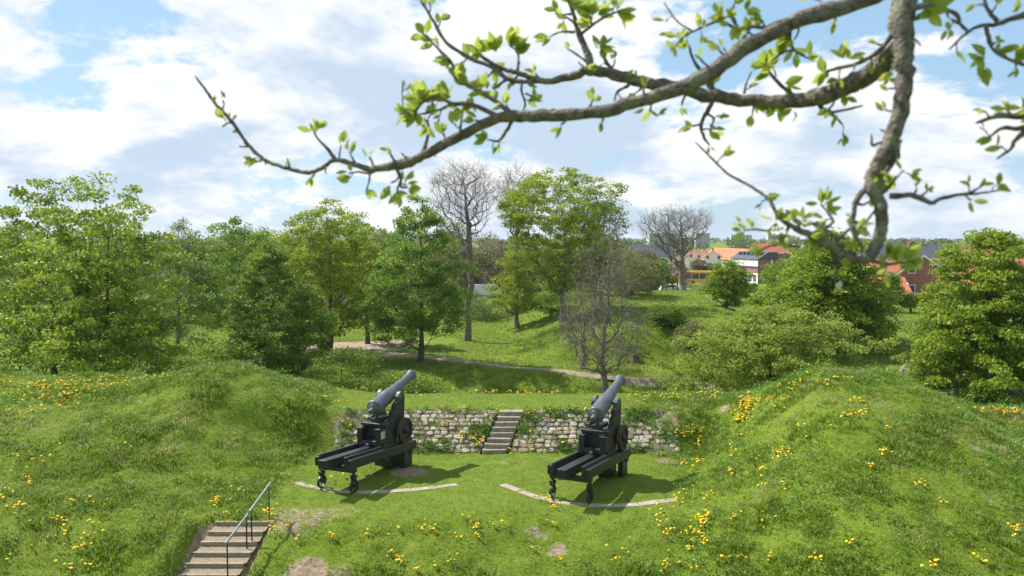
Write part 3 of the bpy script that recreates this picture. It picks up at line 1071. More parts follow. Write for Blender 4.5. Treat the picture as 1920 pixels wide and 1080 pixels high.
def tree(label, base, top, cl, cr, cb, ct, Y, fol=None, prof='round', clumps=150, leaves=120, lsize=.22, trunk_r=.22, seed=1, clump_r=.9, flat=.5, bark='bark', name='tree',
         group=None, forks=1, tip=.012, lobes=.28, expo=2.25, twigs=0, cat='tree', shell=.45, bend=.12, lean=0.0, depth_ratio=1.0, up=.5, thin=1.0):
    """base: photograph x of the trunk foot; crown box in photograph pixels at distance Y"""
    rng = np.random.default_rng(seed)
    zt = at(960, ct, Y).z; zb = at(960, cb, Y).z
    xl, xr = at(cl, 540, Y).x, at(cr, 540, Y).x
    bx = at(base, 540, Y).x
    zg = H(bx, Y) - .15
    cx, rx = (xl + xr) / 2, (xr - xl) / 2 * 1.2
    if fol:
        clumps = int(clumps * 1.45); leaves = int(leaves * .9); clump_r *= .84; lsize *= .95
    cx -= bx
    root = empty(name, (bx, Y, zg))
    tag(root, label, cat, group)
    z0, z1 = max(.25, zb - zg), zt - zg
    ry = rx * depth_ratio
    ci = clump_r * .55
    pts = crown_points(rng, clumps, cx, 0, z0 + ci * .5, z1 - ci * .5, max(.2, rx - ci), max(.2, ry - ci), prof, lobes, shell, seed)
    nt_ = 9
    tt = np.linspace(0, 1, nt_)
    topz = z0 + (z1 - z0) * .72
    wob = np.cumsum(rng.normal(size=(nt_, 2)) * .035 * topz / nt_ * 3, 0); wob[0] = 0
    trunk = np.stack([cx * tt ** 1.5 * .8 + wob[:, 0] + lean * tt, wob[:, 1], tt * topz], 1)
    P, par = skeleton(rng, trunk, pts, max(.4, z0 * .75), bend=bend)
    ends = P[len(trunk) + 2::3]
    if twigs:
        tw, tp = [], []
        n0 = len(P)
        tipi = np.arange(len(trunk) + 2, len(P), 3)
        allp = [P]; allpar = [par]
        cnt = n0
        for rep in range(twigs):
            src = np.concatenate([tipi, tipi - 1])
            d = P[src] - P[par[src]]
            d = d / (np.linalg.norm(d, axis=1)[:, None] + 1e-9) + rng.normal(size=(len(src), 3)) * .55
            d[:, 2] += .25 if bend >= 0 else -.7
            d /= np.linalg.norm(d, axis=1)[:, None]
            ln = clump_r * rng.uniform(.5, 1.3, len(src))
            e1 = P[src] + d * ln[:, None] * .55
            e2 = e1 + (d + rng.normal(size=d.shape) * .35) * ln[:, None] * .5
            i1 = cnt + np.arange(len(src)); i2 = i1 + len(src)
            allp += [e1, e2]; allpar += [src, i1]
            cnt += 2 * len(src)
        P = np.concatenate(allp); par = np.concatenate(allpar)
    V, Q, r = wood_mesh(P, par, tip, expo, trunk_r, len(trunk))
    mesh_np('trunk', V, Q, M[bark], root, smooth=True)
    if fol:
        n = clumps * leaves
        ci_ = np.repeat(np.arange(clumps), leaves)
        g = rng.normal(size=(n, 3)); g /= np.linalg.norm(g, axis=1)[:, None]
        g *= (rng.uniform(0, 1, n) ** .45)[:, None]
        cs = clump_r * rng.uniform(.65, 1.3, clumps)[ci_]
        C = pts[ci_] + g * np.stack([cs, cs, cs * flat], 1)
        C[:, 2] -= .25 * (g[:, 0] ** 2 + g[:, 1] ** 2) * cs * flat
        V, Q = leaf_cards(rng, C, lsize, up)
        cr_ = rng.uniform(0, 1, clumps)[ci_]
        mesh_np('crown', V, Q, FOL[fol], root, rnd=np.clip(.62 * cr_ + .38 * rng.uniform(0, 1, n), 0, 1))
    return root


FG = 'trees and shrubs of the park beyond the ditch'
# left pair of maples close behind the rampart
tree('broad sycamore with the more slender of two dark trunks, overtopping the dandelion-edged mound', 105, 0, -70, 255, 740, 318, 58, 'maple', 'round', 200, 105, .25, .30, 2, 1.15, .42, lobes=.45, shell=.6)
tree('sycamore in fresh leaf whose low boughs sweep down to the grassy mound', 165, 0, 25, 372, 750, 320, 53, 'maple2', 'egg', 220, 108, .24, .28, 3, 1.1, .4, lobes=.5, shell=.55)
tree('thin greyish half-leafed tree standing between the sycamore and the fuller green trees', 332, 0, 283, 388, 640, 395, 86, 'airy', 'egg', 130, 55, .2, .2, 4, .9, .6, twigs=1, tip=.01)
tree('rounded light green tree behind the dense low-branched one', 440, 0, 372, 525, 620, 395, 88, 'chestnut', 'dome', 150, 110, .24, .26, 5, 1.2, .5)
tree('dense dark green tree branching to the ground above the earth bank', 485, 0, 415, 600, 705, 442, 66, 'dark', 'cone', 200, 130, .22, .24, 6, .95, .45, lobes=.45)
tree('yellow-green spreading tree beside the bare forecourt', 612, 0, 515, 692, 625, 366, 86, 'lime', 'dome', 240, 120, .24, .34, 7, 1.1, .5, shell=.45, lobes=.15)
tree('darker tree top rising behind the yellow-green spreading tree', 655, 0, 612, 705, 560, 362, 116, 'chestnut', 'round', 80, 90, .3, .25, 8, 1.2, .5)
tree('second lime tree shading the forecourt with a leaning trunk', 688, 0, 640, 735, 610, 420, 93, 'lime', 'round', 90, 100, .24, .24, 9, 1.0, .5, lean=-.6)
tree('full fresh green chestnut standing right on the footpath edge', 786, 0, 690, 868, 650, 358, 80, 'chestnut', 'egg', 230, 130, .23, .27, 10, 1.05, .5, lobes=.35)
tree('olive-brown budding tree behind the chestnut', 830, 0, 775, 885, 600, 395, 122, 'olive', 'round', 110, 60, .28, .26, 11, 1.3, .55, twigs=1, tip=.014)
tree('tall leafless tree with a bare trunk on the sunlit meadow', 876, 0, 800, 938, 470, 306, 97, None, 'vase', 420, 0, 0, .36, 12, 1.2, .5, 'bark_grey', twigs=3, tip=.008, expo=2.4, bend=.06)
tree('leafless tree top behind the tall bare one', 962, 0, 925, 1005, 470, 308, 116, None, 'vase', 300, 0, 0, .33, 13, 1.2, .5, 'bark_grey', twigs=3, tip=.009, expo=2.4, bend=.06)
tree('young lime with a pale stout trunk on the sunlit meadow', 970, 0, 922, 1008, 590, 445, 104, 'lime', 'egg', 90, 90, .24, .27, 14, .95, .55, 'bark_grey')
tree('tall yellow-green ash crown spreading above the dead tree', 1057, 0, 945, 1155, 560, 314, 96, 'lime', 'vase', 280, 105, .25, .34, 15, 1.1, .42, 'bark_grey', lobes=.35, shell=.4)
tree('half-leafed companion of the tall ash, greyer and thinner', 1128, 0, 1070, 1175, 560, 345, 99, 'airy', 'vase', 150, 45, .24, .25, 16, 1.1, .5, 'bark_grey', twigs=1, tip=.01)
tree('dead grey tree with drooping twigs at the footpath below the rampart', 1136, 0, 1062, 1205, 700, 408, 72, None, 'egg', 420, 0, 0, .27, 17, 1.1, .5, 'bark_grey', twigs=5, tip=.007, expo=2.3, bend=-.25, lobes=.5)
tree('short dying tree with a broken crown beside the dead grey one', 1092, 0, 1045, 1120, 650, 545, 78, None, 'round', 130, 0, 0, .2, 18, .9, .5, 'bark_grey', twigs=3, tip=.008, expo=2.3, bend=-.25)
tree('grey-brown hawthorn bush where the street drops behind the grassy bastion', 1185, 0, 1130, 1232, 572, 470, 108, 'olive', 'dome', 110, 70, .22, .2, 19, 1.1, .6, twigs=1, tip=.012)
tree('tall bare twin-stemmed tree on the bastion crest before the high-rise', 1280, 0, 1205, 1332, 500, 388, 124, None, 'vase', 420, 0, 0, .42, 20, 1.3, .5, 'bark_grey', twigs=3, tip=.011, expo=2.4, bend=.04)
tree('small round leafy tree on the shoulder of the grassy bastion', 1362, 0, 1322, 1412, 575, 482, 96, 'maple', 'round', 130, 100, .2, .16, 21, .8, .55)
tree('low hawthorn on the shaded bank of the bastion, the upper of two', 1250, 0, 1212, 1292, 645, 568, 83, 'dark', 'dome', 80, 90, .18, .12, 22, .75, .5)
tree('low hawthorn with a visible stem on the shaded bank, the lower of two', 1300, 0, 1262, 1345, 665, 600, 77, 'olive', 'dome', 70, 70, .17, .12, 23, .7, .55, twigs=1)
tree('wide pale yellow-green hawthorn thicket behind the dandelion crest', 1450, 0, 1298, 1615, 770, 572, 51, 'hawthorn', 'dome', 400, 130, .17, .18, 24, .8, .42, lobes=.5, cat='shrub', name='hawthorn_shrub', depth_ratio=.6, shell=.5)
tree('big dense broad-crowned tree directly behind the pale hawthorn thicket', 1570, 0, 1440, 1672, 735, 428, 68, 'maple2', 'broad', 340, 140, .25, .32, 25, 1.1, .45, lobes=.4)
tree('large bright maple by the pale earth path and timber steps', 1830, 0, 1728, 1985, 722, 424, 55, 'maple2', 'broad', 370, 140, .23, .32, 26, 1.0, .42, lobes=.4, shell=.55)
tree('rounded green tree beside the white and brick building', 1475, 0, 1425, 1520, 560, 478, 135, 'chestnut', 'dome', 70, 80, .3, .2, 27, 1.2, .5)

# filler trees behind, copied from three shapes
BK = 'background trees along the street beyond the park'
fill = [(-40, 150, 'dark', 400, 'far behind the slender sycamore trunk'), (40, 140, 'chestnut', 420, 'closing the gap behind both sycamores'), (235, 140, 'chestnut', 440, 'close behind the sweeping sycamore'), (300, 165, 'olive', 442, 'behind the thin greyish tree'),
        (360, 140, 'dark', 432, 'between the thin greyish tree and the rounded light green one'), (430, 160, 'olive', 425, 'behind the rounded light green tree'), (500, 140, 'lime', 432, 'behind the dense dark low-branched tree'), (570, 150, 'dark', 428, 'between dense dark tree and forecourt lime'), (640, 165, 'chestnut', 420, 'behind the forecourt and its car'),
        (710, 140, 'olive', 425, 'between leaning lime and chestnut'), (770, 165, 'dark', 432, 'directly behind the footpath chestnut'), (835, 150, 'brown', 425, 'beside the olive-brown budding tree'), (895, 170, 'olive', 428, 'behind the tall leafless trunk'), (935, 156, 'brown', 450, 'behind the white van'),
        (1000, 160, 'dark', 440, 'behind the young pale-trunked lime'), (1060, 150, 'olive', 446, 'behind the tall ash trunk'), (1120, 165, 'dark', 450, 'behind the dead grey tree'), (1165, 150, 'olive', 458, 'behind the hawthorn bush of the bastion'), (1205, 170, 'brown', 468, 'at the street end before the wide high-rise')]
names = {'dark': 'dark green', 'chestnut': 'mid green', 'olive': 'olive brown', 'lime': 'yellow-green', 'brown': 'bare brown budding'}
for i, (px, Y, fo, ct, wh) in enumerate(fill):
    w = rnd.uniform(60, 80)
    if px > 1150: w = 42
    tree('%s background tree %s' % (names[fo], wh), px, 0, px - w, px + w, 590, ct, Y, fo, 'dome', 110, 70, .42, .25, 60 + i, 1.9, .6, group=BK, twigs=1 if fo == 'brown' else 0, tip=.015)
# understorey shrubs along the street
US = 'understorey bushes along the park edge'
for i, (px, Y, fo, ct, wh) in enumerate([(150, 100, 'dark', 560, 'behind the two sycamore trunks'), (20, 96, 'chestnut', 550, 'at the foot of the slender sycamore trunk'), (270, 104, 'olive', 540, 'below the thin greyish tree'), (380, 112, 'chestnut', 545, 'above the silver car'), (540, 112, 'dark', 560, 'beside the forecourt lime trunk'),
                              (850, 128, 'olive', 545, 'between chestnut and tall leafless trunk'), (1000, 128, 'dark', 550, 'between young lime and tall ash trunk'), (1075, 120, 'chestnut', 555, 'behind the short dying tree'), (1150, 122, 'olive', 535, 'beside the bastion hawthorn')]):
    tree('%s bush %s' % (names[fo], wh), px, 0, px - 62, px + 62, 625, ct, Y, fo, 'dome', 60, 60, .3, .1, 160 + i, 1.2, .6, group=US, cat='shrub', name='bush', tip=.01)

# street trees and shrubs in the town
TS = 'small trees and shrubs by the street'
for i, (px, cl, cr, cb, ct, Y, fo, lab) in enumerate([
        (1240, 1212, 1262, 540, 478, 150, 'dark', 'dark evergreen bush beside the street lamps'), (1225, 1195, 1250, 545, 462, 172, 'brown', 'bare brown tree in front of the wide high-rise'),
        (1268, 1248, 1290, 525, 486, 158, 'pink', 'pink blossoming cherry tree behind the twin-stemmed bare tree'), (1262, 1250, 1268, 530, 515, 150, 'yellow', 'small bright yellow shrub at the street corner'),
        (1310, 1294, 1326, 515, 482, 190, 'brown', 'brownish street tree before the red-roofed terrace'), (1332, 1318, 1346, 520, 492, 200, 'brown', 'small bare street tree beside the yellow bus'),
        (1455, 1430, 1480, 530, 492, 150, 'dark', 'dark bush against the brick gable'), (1672, 1655, 1692, 570, 512, 96, 'maple', 'light green tree before the slate-roofed house'),
        (1708, 1690, 1722, 575, 548, 96, 'lime', 'low yellow-green hedge bush below the slate-roofed house'), (1752, 1735, 1770, 572, 548, 104, 'brown', 'bare shrub in the garden of the slate-roofed house'),
        (1738, 1725, 1750, 566, 548, 100, 'lime', 'round clipped bush in the garden')]):
    tree(lab, px, 0, cl, cr, cb, ct, Y, fo, 'dome', 60, 60, .26, .12, 100 + i, .9, .6, group=TS, twigs=1 if fo == 'brown' else 0, tip=.012)

# shrubs on the ditch edge


def shrub(label, px, py, Y0, w, h, fol, n, ls, seed, cat='shrub', group='shrubs on the ditch edge'):
    p = hit(px, py, Y0)
    rng_ = np.random.default_rng(seed)
    root = empty('shrub', (p.x, p.y, p.z - .05)); tag(root, label, cat, group)
    pts = crown_points(rng_, 36, 0, 0, .15 * h, h, w / 2, w / 3, 'dome', .5, .5, seed)
    trunk = np.stack([np.zeros(4), np.zeros(4), np.linspace(0, h * .5, 4)], 1)
    P, par = skeleton(rng_, trunk, pts, .05)
    V, Q, r = wood_mesh(P, par, .006, 2.2, .05, 4)
    mesh_np('stems', V, Q, M['bark'], root)
    ci_ = rng_.integers(0, 36, n)
    C = pts[ci_] + rng_.normal(size=(n, 3)) * np.array([w * .07, w * .07, h * .08])
    V, Q = leaf_cards(rng_, C, ls, .4)
    mesh_np('foliage', V, Q, FOL[fol], root, rnd=rng_.uniform(0, 1, n))


shrub('grey-green low thicket where the footpath meets the rampart', 1250, 738, 46, 5.0, 1.4, 'airy', 2600, .13, 1)
for i, (px, Y, w, h, fo, wh) in enumerate([(255, 58, 9, 4.2, 'dark', 'under the sweeping sycamore boughs'), (335, 62, 8, 4.5, 'chestnut', 'below the thin greyish tree'), (395, 66, 9, 5.0, 'dark', 'between thin tree and dense tree'), (450, 60, 8, 4.0, 'dark', 'at the foot of the dense dark tree'), (525, 60, 8, 3.6, 'chestnut', 'between dense dark tree and forecourt lime'),
                                     (575, 63, 7, 3.6, 'dark', 'before the forecourt lime trunk'), (170, 62, 12, 4.5, 'dark', 'in the shade of the sycamore trunks'), (60, 62, 12, 4.5, 'dark', 'below the slender sycamore trunk'), (660, 70, 7, 2.0, 'dark', 'on the ditch bank under the forecourt'), (730, 71, 7, 1.6, 'dark', 'on the ditch bank close to the chestnut')]):
    x_ = at(px, 500, Y).x
    rs = np.random.default_rng(300 + i)
    root = empty('undergrowth_bush', (x_, Y, H(x_, Y) - .1)); tag(root, ('dark' if fo == 'dark' else 'mid green') + ' undergrowth bush ' + wh, 'shrub', 'undergrowth behind the rampart')
    pts_ = crown_points(rs, 60, 0, 0, .3, h, w / 2, w / 2.5, 'dome', .45, .5, i)
    P_, par_ = skeleton(rs, np.stack([np.zeros(4), np.zeros(4), np.linspace(0, h * .5, 4)], 1), pts_, .05)
    V, Q, r = wood_mesh(P_, par_, .008, 2.2, .07, 4)
    mesh_np('stems', V, Q, M['bark'], root)
    n_ = 60 * 90; ci_ = np.repeat(np.arange(60), 90)
    V, Q = leaf_cards(rs, pts_[ci_] + rs.normal(size=(n_, 3)) * np.array([.5, .5, .28]), .22, .5)
    mesh_np('foliage', V, Q, FOL[fo], root, rnd=np.clip(.6 * rs.uniform(0, 1, 60)[ci_] + .4 * rs.uniform(0, 1, n_), 0, 1))
shrub('dark low bush below the dense tree on the ditch bank', 640, 700, 50, 7, 2.2, 'dark', 3500, .18, 2)
shrub('low green scrub in the ditch beside the grassy mound', 560, 705, 46, 6, 2.0, 'chestnut', 3200, .17, 3)
shrub('leafy scrub under the sycamores behind the mound', 300, 700, 48, 8, 2.6, 'chestnut', 3600, .2, 4)
shrub('second patch of scrub under the sycamores', 400, 690, 52, 7, 2.6, 'maple', 3200, .2, 5)
shrub('shaded low bush at the foot of the bright maple', 1850, 770, 44, 7, 1.5, 'dark', 2800, .17, 6)
shrub('grey scrub behind the tall leafless tree', 905, 600, 100, 9, 3.2, 'airy', 2600, .24, 7)
shrub('light green bush by the far timber steps', 1745, 715, 46, 4, 1.3, 'maple2', 1800, .15, 8)
shrub('clipped hedge-like shrub in front of the yellow bus', 1315, 546, 118, 7.5, 1.5, 'hawthorn', 1800, .22, 9)
shrub('dark green shrub behind the young lime', 1035, 605, 104, 6, 3.0, 'dark', 2200, .24, 10)
shrub('sunlit weeds on the slope between footpath and bastion', 1010, 650, 70, 7, 1.1, 'chestnut', 2200, .17, 11)

# tree stump
sp = hit(1191, 682, 60)
bm = bmesh.new()
seg = 14
rings = []
for (z, r) in ((-.2, .6), (.1, .46), (.4, .36), (.72, .33), (.76, .28)):
    rings.append([bm.verts.new((r * (1 + .14 * math.sin(3 * a + z)) * math.cos(a), r * (1 + .1 * math.cos(2 * a)) * math.sin(a), z + (.18 * math.sin(a * 2) if z > .8 else 0))) for a in [2 * math.pi * k / seg for k in range(seg)]])
for a, b in zip(rings[:-1], rings[1:]):
    for k in range(seg): bm.faces.new((a[k], a[(k + 1) % seg], b[(k + 1) % seg], b[k]))
bm.faces.new(rings[-1])
so = obj_bm('tree_stump', bm, M['bark'], None)
so.location = sp
tag(so, 'weathered grey tree stump on the shaded bank', 'stump')

# far timber steps up the bank
fs = empty('timber_steps', hit(1697, 714, 46)); tag(fs, 'far flight of timber-edged steps climbing the bank between two maples', 'stairs')
a_, b_ = hit(1697, 714, 46), hit(1722, 676, 46)
for i in range(12):
    t = i / 11
    p = a_.lerp(b_, t); p.z = H(p.x, p.y)
    box('step', M['step_stone'], fs, -.75, .75, -.18, .18, -.15, .14, 0, Matrix.Translation(p - fs.location))

# ------------------------------------------------------------------ town
M['roof_red'] = noise_mat('red_tile_roof', (.40, .135, .070), (.53, .20, .105), 3, .85, .2, c3=(.33, .10, .06), scale3=.8)
M['slate'] = noise_mat('slate_roof', (.055, .062, .080), (.095, .105, .130), 4, .6, .2)
M['brick'] = noise_mat('red_brick', (.24, .12, .09), (.31, .16, .125), 6, .9)
M['render_white'] = plain('white_render', (.72, .70, .66), .8)
M['white_paint'] = plain('white_paint', (.78, .78, .76), .5)
M['glass'] = noise_mat('window_glass', (.05, .06, .07), (.10, .12, .14), 1.0, .15, spec=.6)
M['concrete'] = noise_mat('grey_concrete', (.45, .44, .43), (.52, .51, .50), .3, .9)
M['dark_window'] = plain('dark_glazing', (.14, .15, .17), .3)  # dark grey glass for the window bands of the towers


def gable_house(name, label, loc, rz, w, d, h, rh, wall, roof, group=None, wins=2, chimney=True, verge=False, over=.3):
    """ridge along local x (length w); depth d; eaves h; ridge rh above eaves"""
    root = empty(name, loc, rz); tag(root, label, 'house', group)
    bm = bmesh.new(); bm_prism(bm, [(-d / 2, -1.5), (d / 2, -1.5), (d / 2, h), (0, h + rh), (-d / 2, h)], 'x', -w / 2, w / 2)
    obj_bm('wall', bm, M[wall], root)
    bm = bmesh.new()
    k = over
    for s in (-1, 1):
        e = Vector((0, s * (d / 2 + k), h - k * rh / (d / 2)))
        rd = Vector((0, 0, h + rh))
        nrm = Vector((0, s * rh, d / 2)).normalized() * .14
        q = [e + nrm * .2, rd + nrm * .2, rd + nrm * 1.2 + Vector((0, 0, 0)), e + nrm * 1.2]
        va = [bm.verts.new((-w / 2 - .12, p.y, p.z)) for p in q]; vb = [bm.verts.new((w / 2 + .12, p.y, p.z)) for p in q]
        bm.faces.new(va); bm.faces.new(vb[::-1])
        for i in range(4): bm.faces.new((va[i], vb[i], vb[(i + 1) % 4], va[(i + 1) % 4]))
    rf = obj_bm('roof', bm, M[roof], root)
    if chimney:
        box('chimney', M['brick'], rf, w * .22, w * .22 + .6, -.3, .3, h + rh - .5, h + rh + .9)
    if verge:
        for s2 in (-1, 1):
            bm = bmesh.new()
            for s in (-1, 1):
                a, b = Vector((s2 * (w / 2 + .16), s * (d / 2 + k + .1), h - k * rh / (d / 2) - .02)), Vector((s2 * (w / 2 + .16), 0, h + rh + .14))
                t = Vector((0, 0, .34))
                vv = [bm.verts.new(p) for p in (a, b, b - t, a - t)]
                vw = [bm.verts.new(p + Vector((s2 * .08, 0, 0))) for p in (a, b, b - t, a - t)]
                bm.faces.new(vv); bm.faces.new(vw[::-1])
                for i in range(4): bm.faces.new((vv[i], vw[i], vw[(i + 1) % 4], vv[(i + 1) % 4]))
            obj_bm('bargeboard', bm, M['white_paint'], rf)
    for sd_ in (-1, 1):
        for i in range(wins):
            x = -w / 2 + (i + .5) * w / wins
            for z in ([1.0, 3.6] if h > 4 else [1.0]):
                wn = box('window', M['white_paint'], root, x - .55, x + .55, sd_ * d / 2 - .06, sd_ * d / 2 + .06, z, z + 1.35)
                box('pane', M['glass'], wn, x - .45, x + .45, sd_ * d / 2 - .075, sd_ * d / 2 + .075, z + .1, z + 1.25)
    for sd_ in (-1, 1):
        for y in ((-d / 5, d / 5) if d > 6 else (0,)):
            for z in ([1.0, 3.6] if h > 4 else [1.0, h + .3]):
                wn = box('window', M['white_paint'], root, sd_ * w / 2 - .06, sd_ * w / 2 + .06, y - .5, y + .5, z, z + 1.3)
                box('pane', M['glass'], wn, sd_ * w / 2 - .075, sd_ * w / 2 + .075, y - .4, y + .4, z + .1, z + 1.2)
    return root


TG = -1.25
# terrace with divided red roofs
A = at(1425, 500, 250); B = at(1338, 500, 300)
ax = Vector((B.x - A.x, B.y - A.y, 0)); n = 7; seg_l = ax.length / n; ang = math.atan2(ax.y, ax.x)
for i in range(n):
    c = A + ax * ((i + .5) / n)
    gable_house('terraced_house', 'red-roofed terraced house in the long row before the slender high-rise', (c.x, c.y, TG), ang, seg_l - .35, 10, 3.6, 3.4, 'render_white', 'roof_red', 'red-roofed terrace row', 2, False)
A = at(1345, 500, 275); B = at(1272, 500, 330)
ax = Vector((B.x - A.x, B.y - A.y, 0)); n = 5; seg_l = ax.length / n; ang = math.atan2(ax.y, ax.x)
for i in range(n):
    c = A + ax * ((i + .5) / n)
    gable_house('terraced_house', 'red-roofed terraced house in the row behind the twin-stemmed bare tree', (c.x, c.y, TG), ang - .25, seg_l - .3, 9, 3.2, 3.0, 'render_white', 'roof_red', 'red-roofed terrace row by the bare tree', 2, True)
# white and brick block
p = at(1421, 530, 190)
wb = empty('townhouse_block', (p.x, p.y, TG), R(10)); tag(wb, 'flat white-fronted townhouse block with brick gable and slate mansard', 'building')
ww, dd, hh = 14.0, 5.6, 5.6
box('wall', M['brick'], wb, 0, dd * .8, 0, ww, -1, hh)
for k, (z0, z1, mt_) in enumerate(((0, 2.4, 'white_paint'), (2.4, 3.4, 'brick'), (3.4, 4.0, 'glass'), (4.0, 5.5, 'white_paint'))):
    box('front_band', M[mt_], wb, -.08 - .01 * k, -.002, .02, ww, z0, z1 - .01)
for i in range(6):
    box('window', M['glass'], wb, -.16, -.07, .8 + i * 2.2, 2.2 + i * 2.2, .5, 2.0)
bm = bmesh.new(); bm_prism(bm, [(-.4, hh + .01), (dd * .8 + .3, hh + .01), (dd * .8 + .2, hh + 1.7), (2.4, hh + 1.7)], 'y', -.25, ww + .2)
mr_ = obj_bm('roof', bm, M['slate'], wb)
for i in range(6):
    box('dormer', M['slate'], mr_, .9, 2.4, 1.0 + i * 2.1, 2.1 + i * 2.1, hh + .6, hh + 1.62)
box('corner_trim', M['white_paint'], wb, dd * .55, dd * .55 + .3, -.2, -.01, -1, hh + 1.4)

# slate roofed villa and neighbours
p = at(1752, 556, 118)
gable_house('villa', 'brick villa with dark slate roof and white bargeboards above a white balcony', (p.x, p.y + 3, p.z - .6), R(62), 8.5, 7.6, 3.6, 2.9, 'brick', 'slate', None, 2, False, True, .45)
bl = empty('balcony_fence', (at(1722, 553, 112).x, 112, H(at(1722, 553, 112).x, 112))); tag(bl, 'white railing and veranda in front of the slate-roofed villa', 'fence')
for i in range(14):
    box('slat', M['white_paint'], bl, -2.2 + i * .42, -2.0 + i * .42, -.03, .03, -.3, 1.5)
for z in (.1, .8, 1.42):
    box('rail', M['white_paint'], bl, -2.3, 3.6, -.09, -.035, z, z + .12)
p = at(1709, 482, 150)
bm = bmesh.new(); bm_box(bm, -.55, .55, -.55, .55, -8, 0, .03); bm_box(bm, -.65, .65, -.65, .65, -.003, .25, .03); bm_box(bm, -.3, .3, -.3, .3, .24, .5)
co = obj_bm('brick_chimney', bm, M['brick'], None); co.location = at(1709, 457, 150); tag(co, 'tall square brick chimney behind the slate roof', 'chimney')
HG = 'red-roofed houses behind the bright maple'
for i, (px, Y, w, d, h, rh, rz) in enumerate([(1762, 165, 11, 9, 3.4, 3.0, .05), (1722, 185, 8, 8, 3.2, 3.0, 1.3), (1835, 200, 14, 9, 4.2, 3.6, .0), (1890, 170, 12, 9, 3.6, 3.4, .1), (1905, 110, 9, 8, 2.6, 2.6, .2), (1845, 112, 8, 8, 2.4, 2.4, .15),
                                              (1812, 260, 12, 9, 4.4, 3.8, .6), (1925, 240, 20, 9, 5, 3.8, 0), (1660, 170, 10, 8, 3.2, 2.6, .2), (1640, 118, 8, 7, 2.6, 2.2, -.1), (1440, 330, 14, 9, 4.5, 3.8, .2)]):
    p = at(px, 500, Y)
    lab = ['red-tiled house with a long clear roof close beside the brick chimney', 'small red gable end-on beside the brick chimney', 'red-tiled house above the crown of the bright maple', 'wide red roof at the bright maple\'s outer edge', 'low red house glimpsed through the outer leaves of the bright maple',
           'low red house glimpsed through the middle of the bright maple', 'far red roof turned aslant beneath the wind turbines', 'longest red roof in the farthest row behind the maple', 'red-roofed house between the dense broad crown and the slate roof', 'low red-roofed house glimpsed through the big dense broad-crowned tree', 'red-roofed house beyond the white and brick block'][i]
    gable_house('house', lab, (p.x, Y, TG), rz, w, d, h, rh, 'brick', 'roof_red', HG if px > 1700 else ('houses behind the chestnut' if px > 1500 else None), 3)
for px, Y, w, rz in ((1690, 230, 26, .1), (1205, 240, 16, .2)):
    p = at(px, 500, Y)
    gable_house('house', 'long grey slate-roofed building behind the ' + ('brick chimney' if px > 1500 else 'brown street trees'), (p.x, Y, TG), rz, w, 10, 5.4, 3.2, 'render_white', 'slate', None, 6)


def highrise(label, px0, px1, top, Y, rz=.25):
    a, b = at(px0, top, Y), at(px1, top, Y)
    w = b.x - a.x; h = a.z - TG
    root = empty('apartment_tower', ((a.x + b.x) / 2, Y, TG), rz); tag(root, label, 'building', 'distant apartment towers')
    box('wall', M['concrete'], root, -w / 2, w / 2, -w * .18, w * .18, 0, h)
    nf = 8
    for i in range(nf):
        z = 3 + (h - 4) * i / nf
        box('window_band', M['dark_window'], root, -w / 2 + .6, w / 2 - .6, -w * .18 - .15, -w * .18 - .01, z, z + (h - 4) / nf * .45)
    for i in range(5):
        x = -w / 2 + w * (i + .5) / 5
        box('bay_wall', M['concrete'], root, x - w * .035, x + w * .035, -w * .18 - .5, -w * .18 - .16, 0, h - .3)
    box('roof_plant', M['concrete'], root, -w * .1, w * .1, -w * .08, w * .08, h - .02, h + 1.6)


highrise('wide grey apartment tower behind the twin-stemmed bare tree', 1214, 1274, 437, 900, .12)
highrise('narrow grey apartment tower glimpsed through the bare twin-stemmed crown', 1303, 1330, 437, 900, .1)
highrise('pale grey apartment tower above the red terrace roofs', 1370, 1408, 440, 1000, -.1)
highrise('distant apartment tower partly behind the blossom twigs', 1438, 1464, 440, 1050, .1)

# street
sp_ = [at(px, 500, Y) for px, Y in ((300, 128), (700, 142), (930, 150), (1150, 158), (1250, 172), (1330, 190), (1450, 225))]
ribbon('street', [(q.x, q.y) for q in sp_], [9, 9, 9, 11, 15, 16, 12], M['asphalt'], 'grey asphalt street beyond the park trees', .06, 3, 5, 0, cat='street', rough_edge=False)
pv = [at(px, 500, Y) for px, Y in ((1296, 205), (1345, 250))]
ribbon('pavement', [(q.x, q.y) for q in pv], [14, 12], M['paving'], 'pale paved forecourt in front of the terrace', .12, 3, 5, 0, cat='pavement', rough_edge=False)

M['car_white'] = plain('white_car_paint', (.75, .76, .78), .25, .5)
M['car_dark'] = plain('dark_blue_car_paint', (.03, .045, .07), .25, .5)
M['car_silver'] = plain('silver_car_paint', (.42, .44, .46), .3, .5)
M['bus_yellow'] = plain('yellow_bus_paint', (.72, .42, .02), .35, .5)
M['tyre'] = plain('tyre_rubber', (.02, .02, .02), .8)
M['lamp_red'] = plain('tail_lamp', (.4, .02, .02), .3)
M['lamp_pole'] = plain('lamp_pole_grey', (.16, .17, .17), .5)


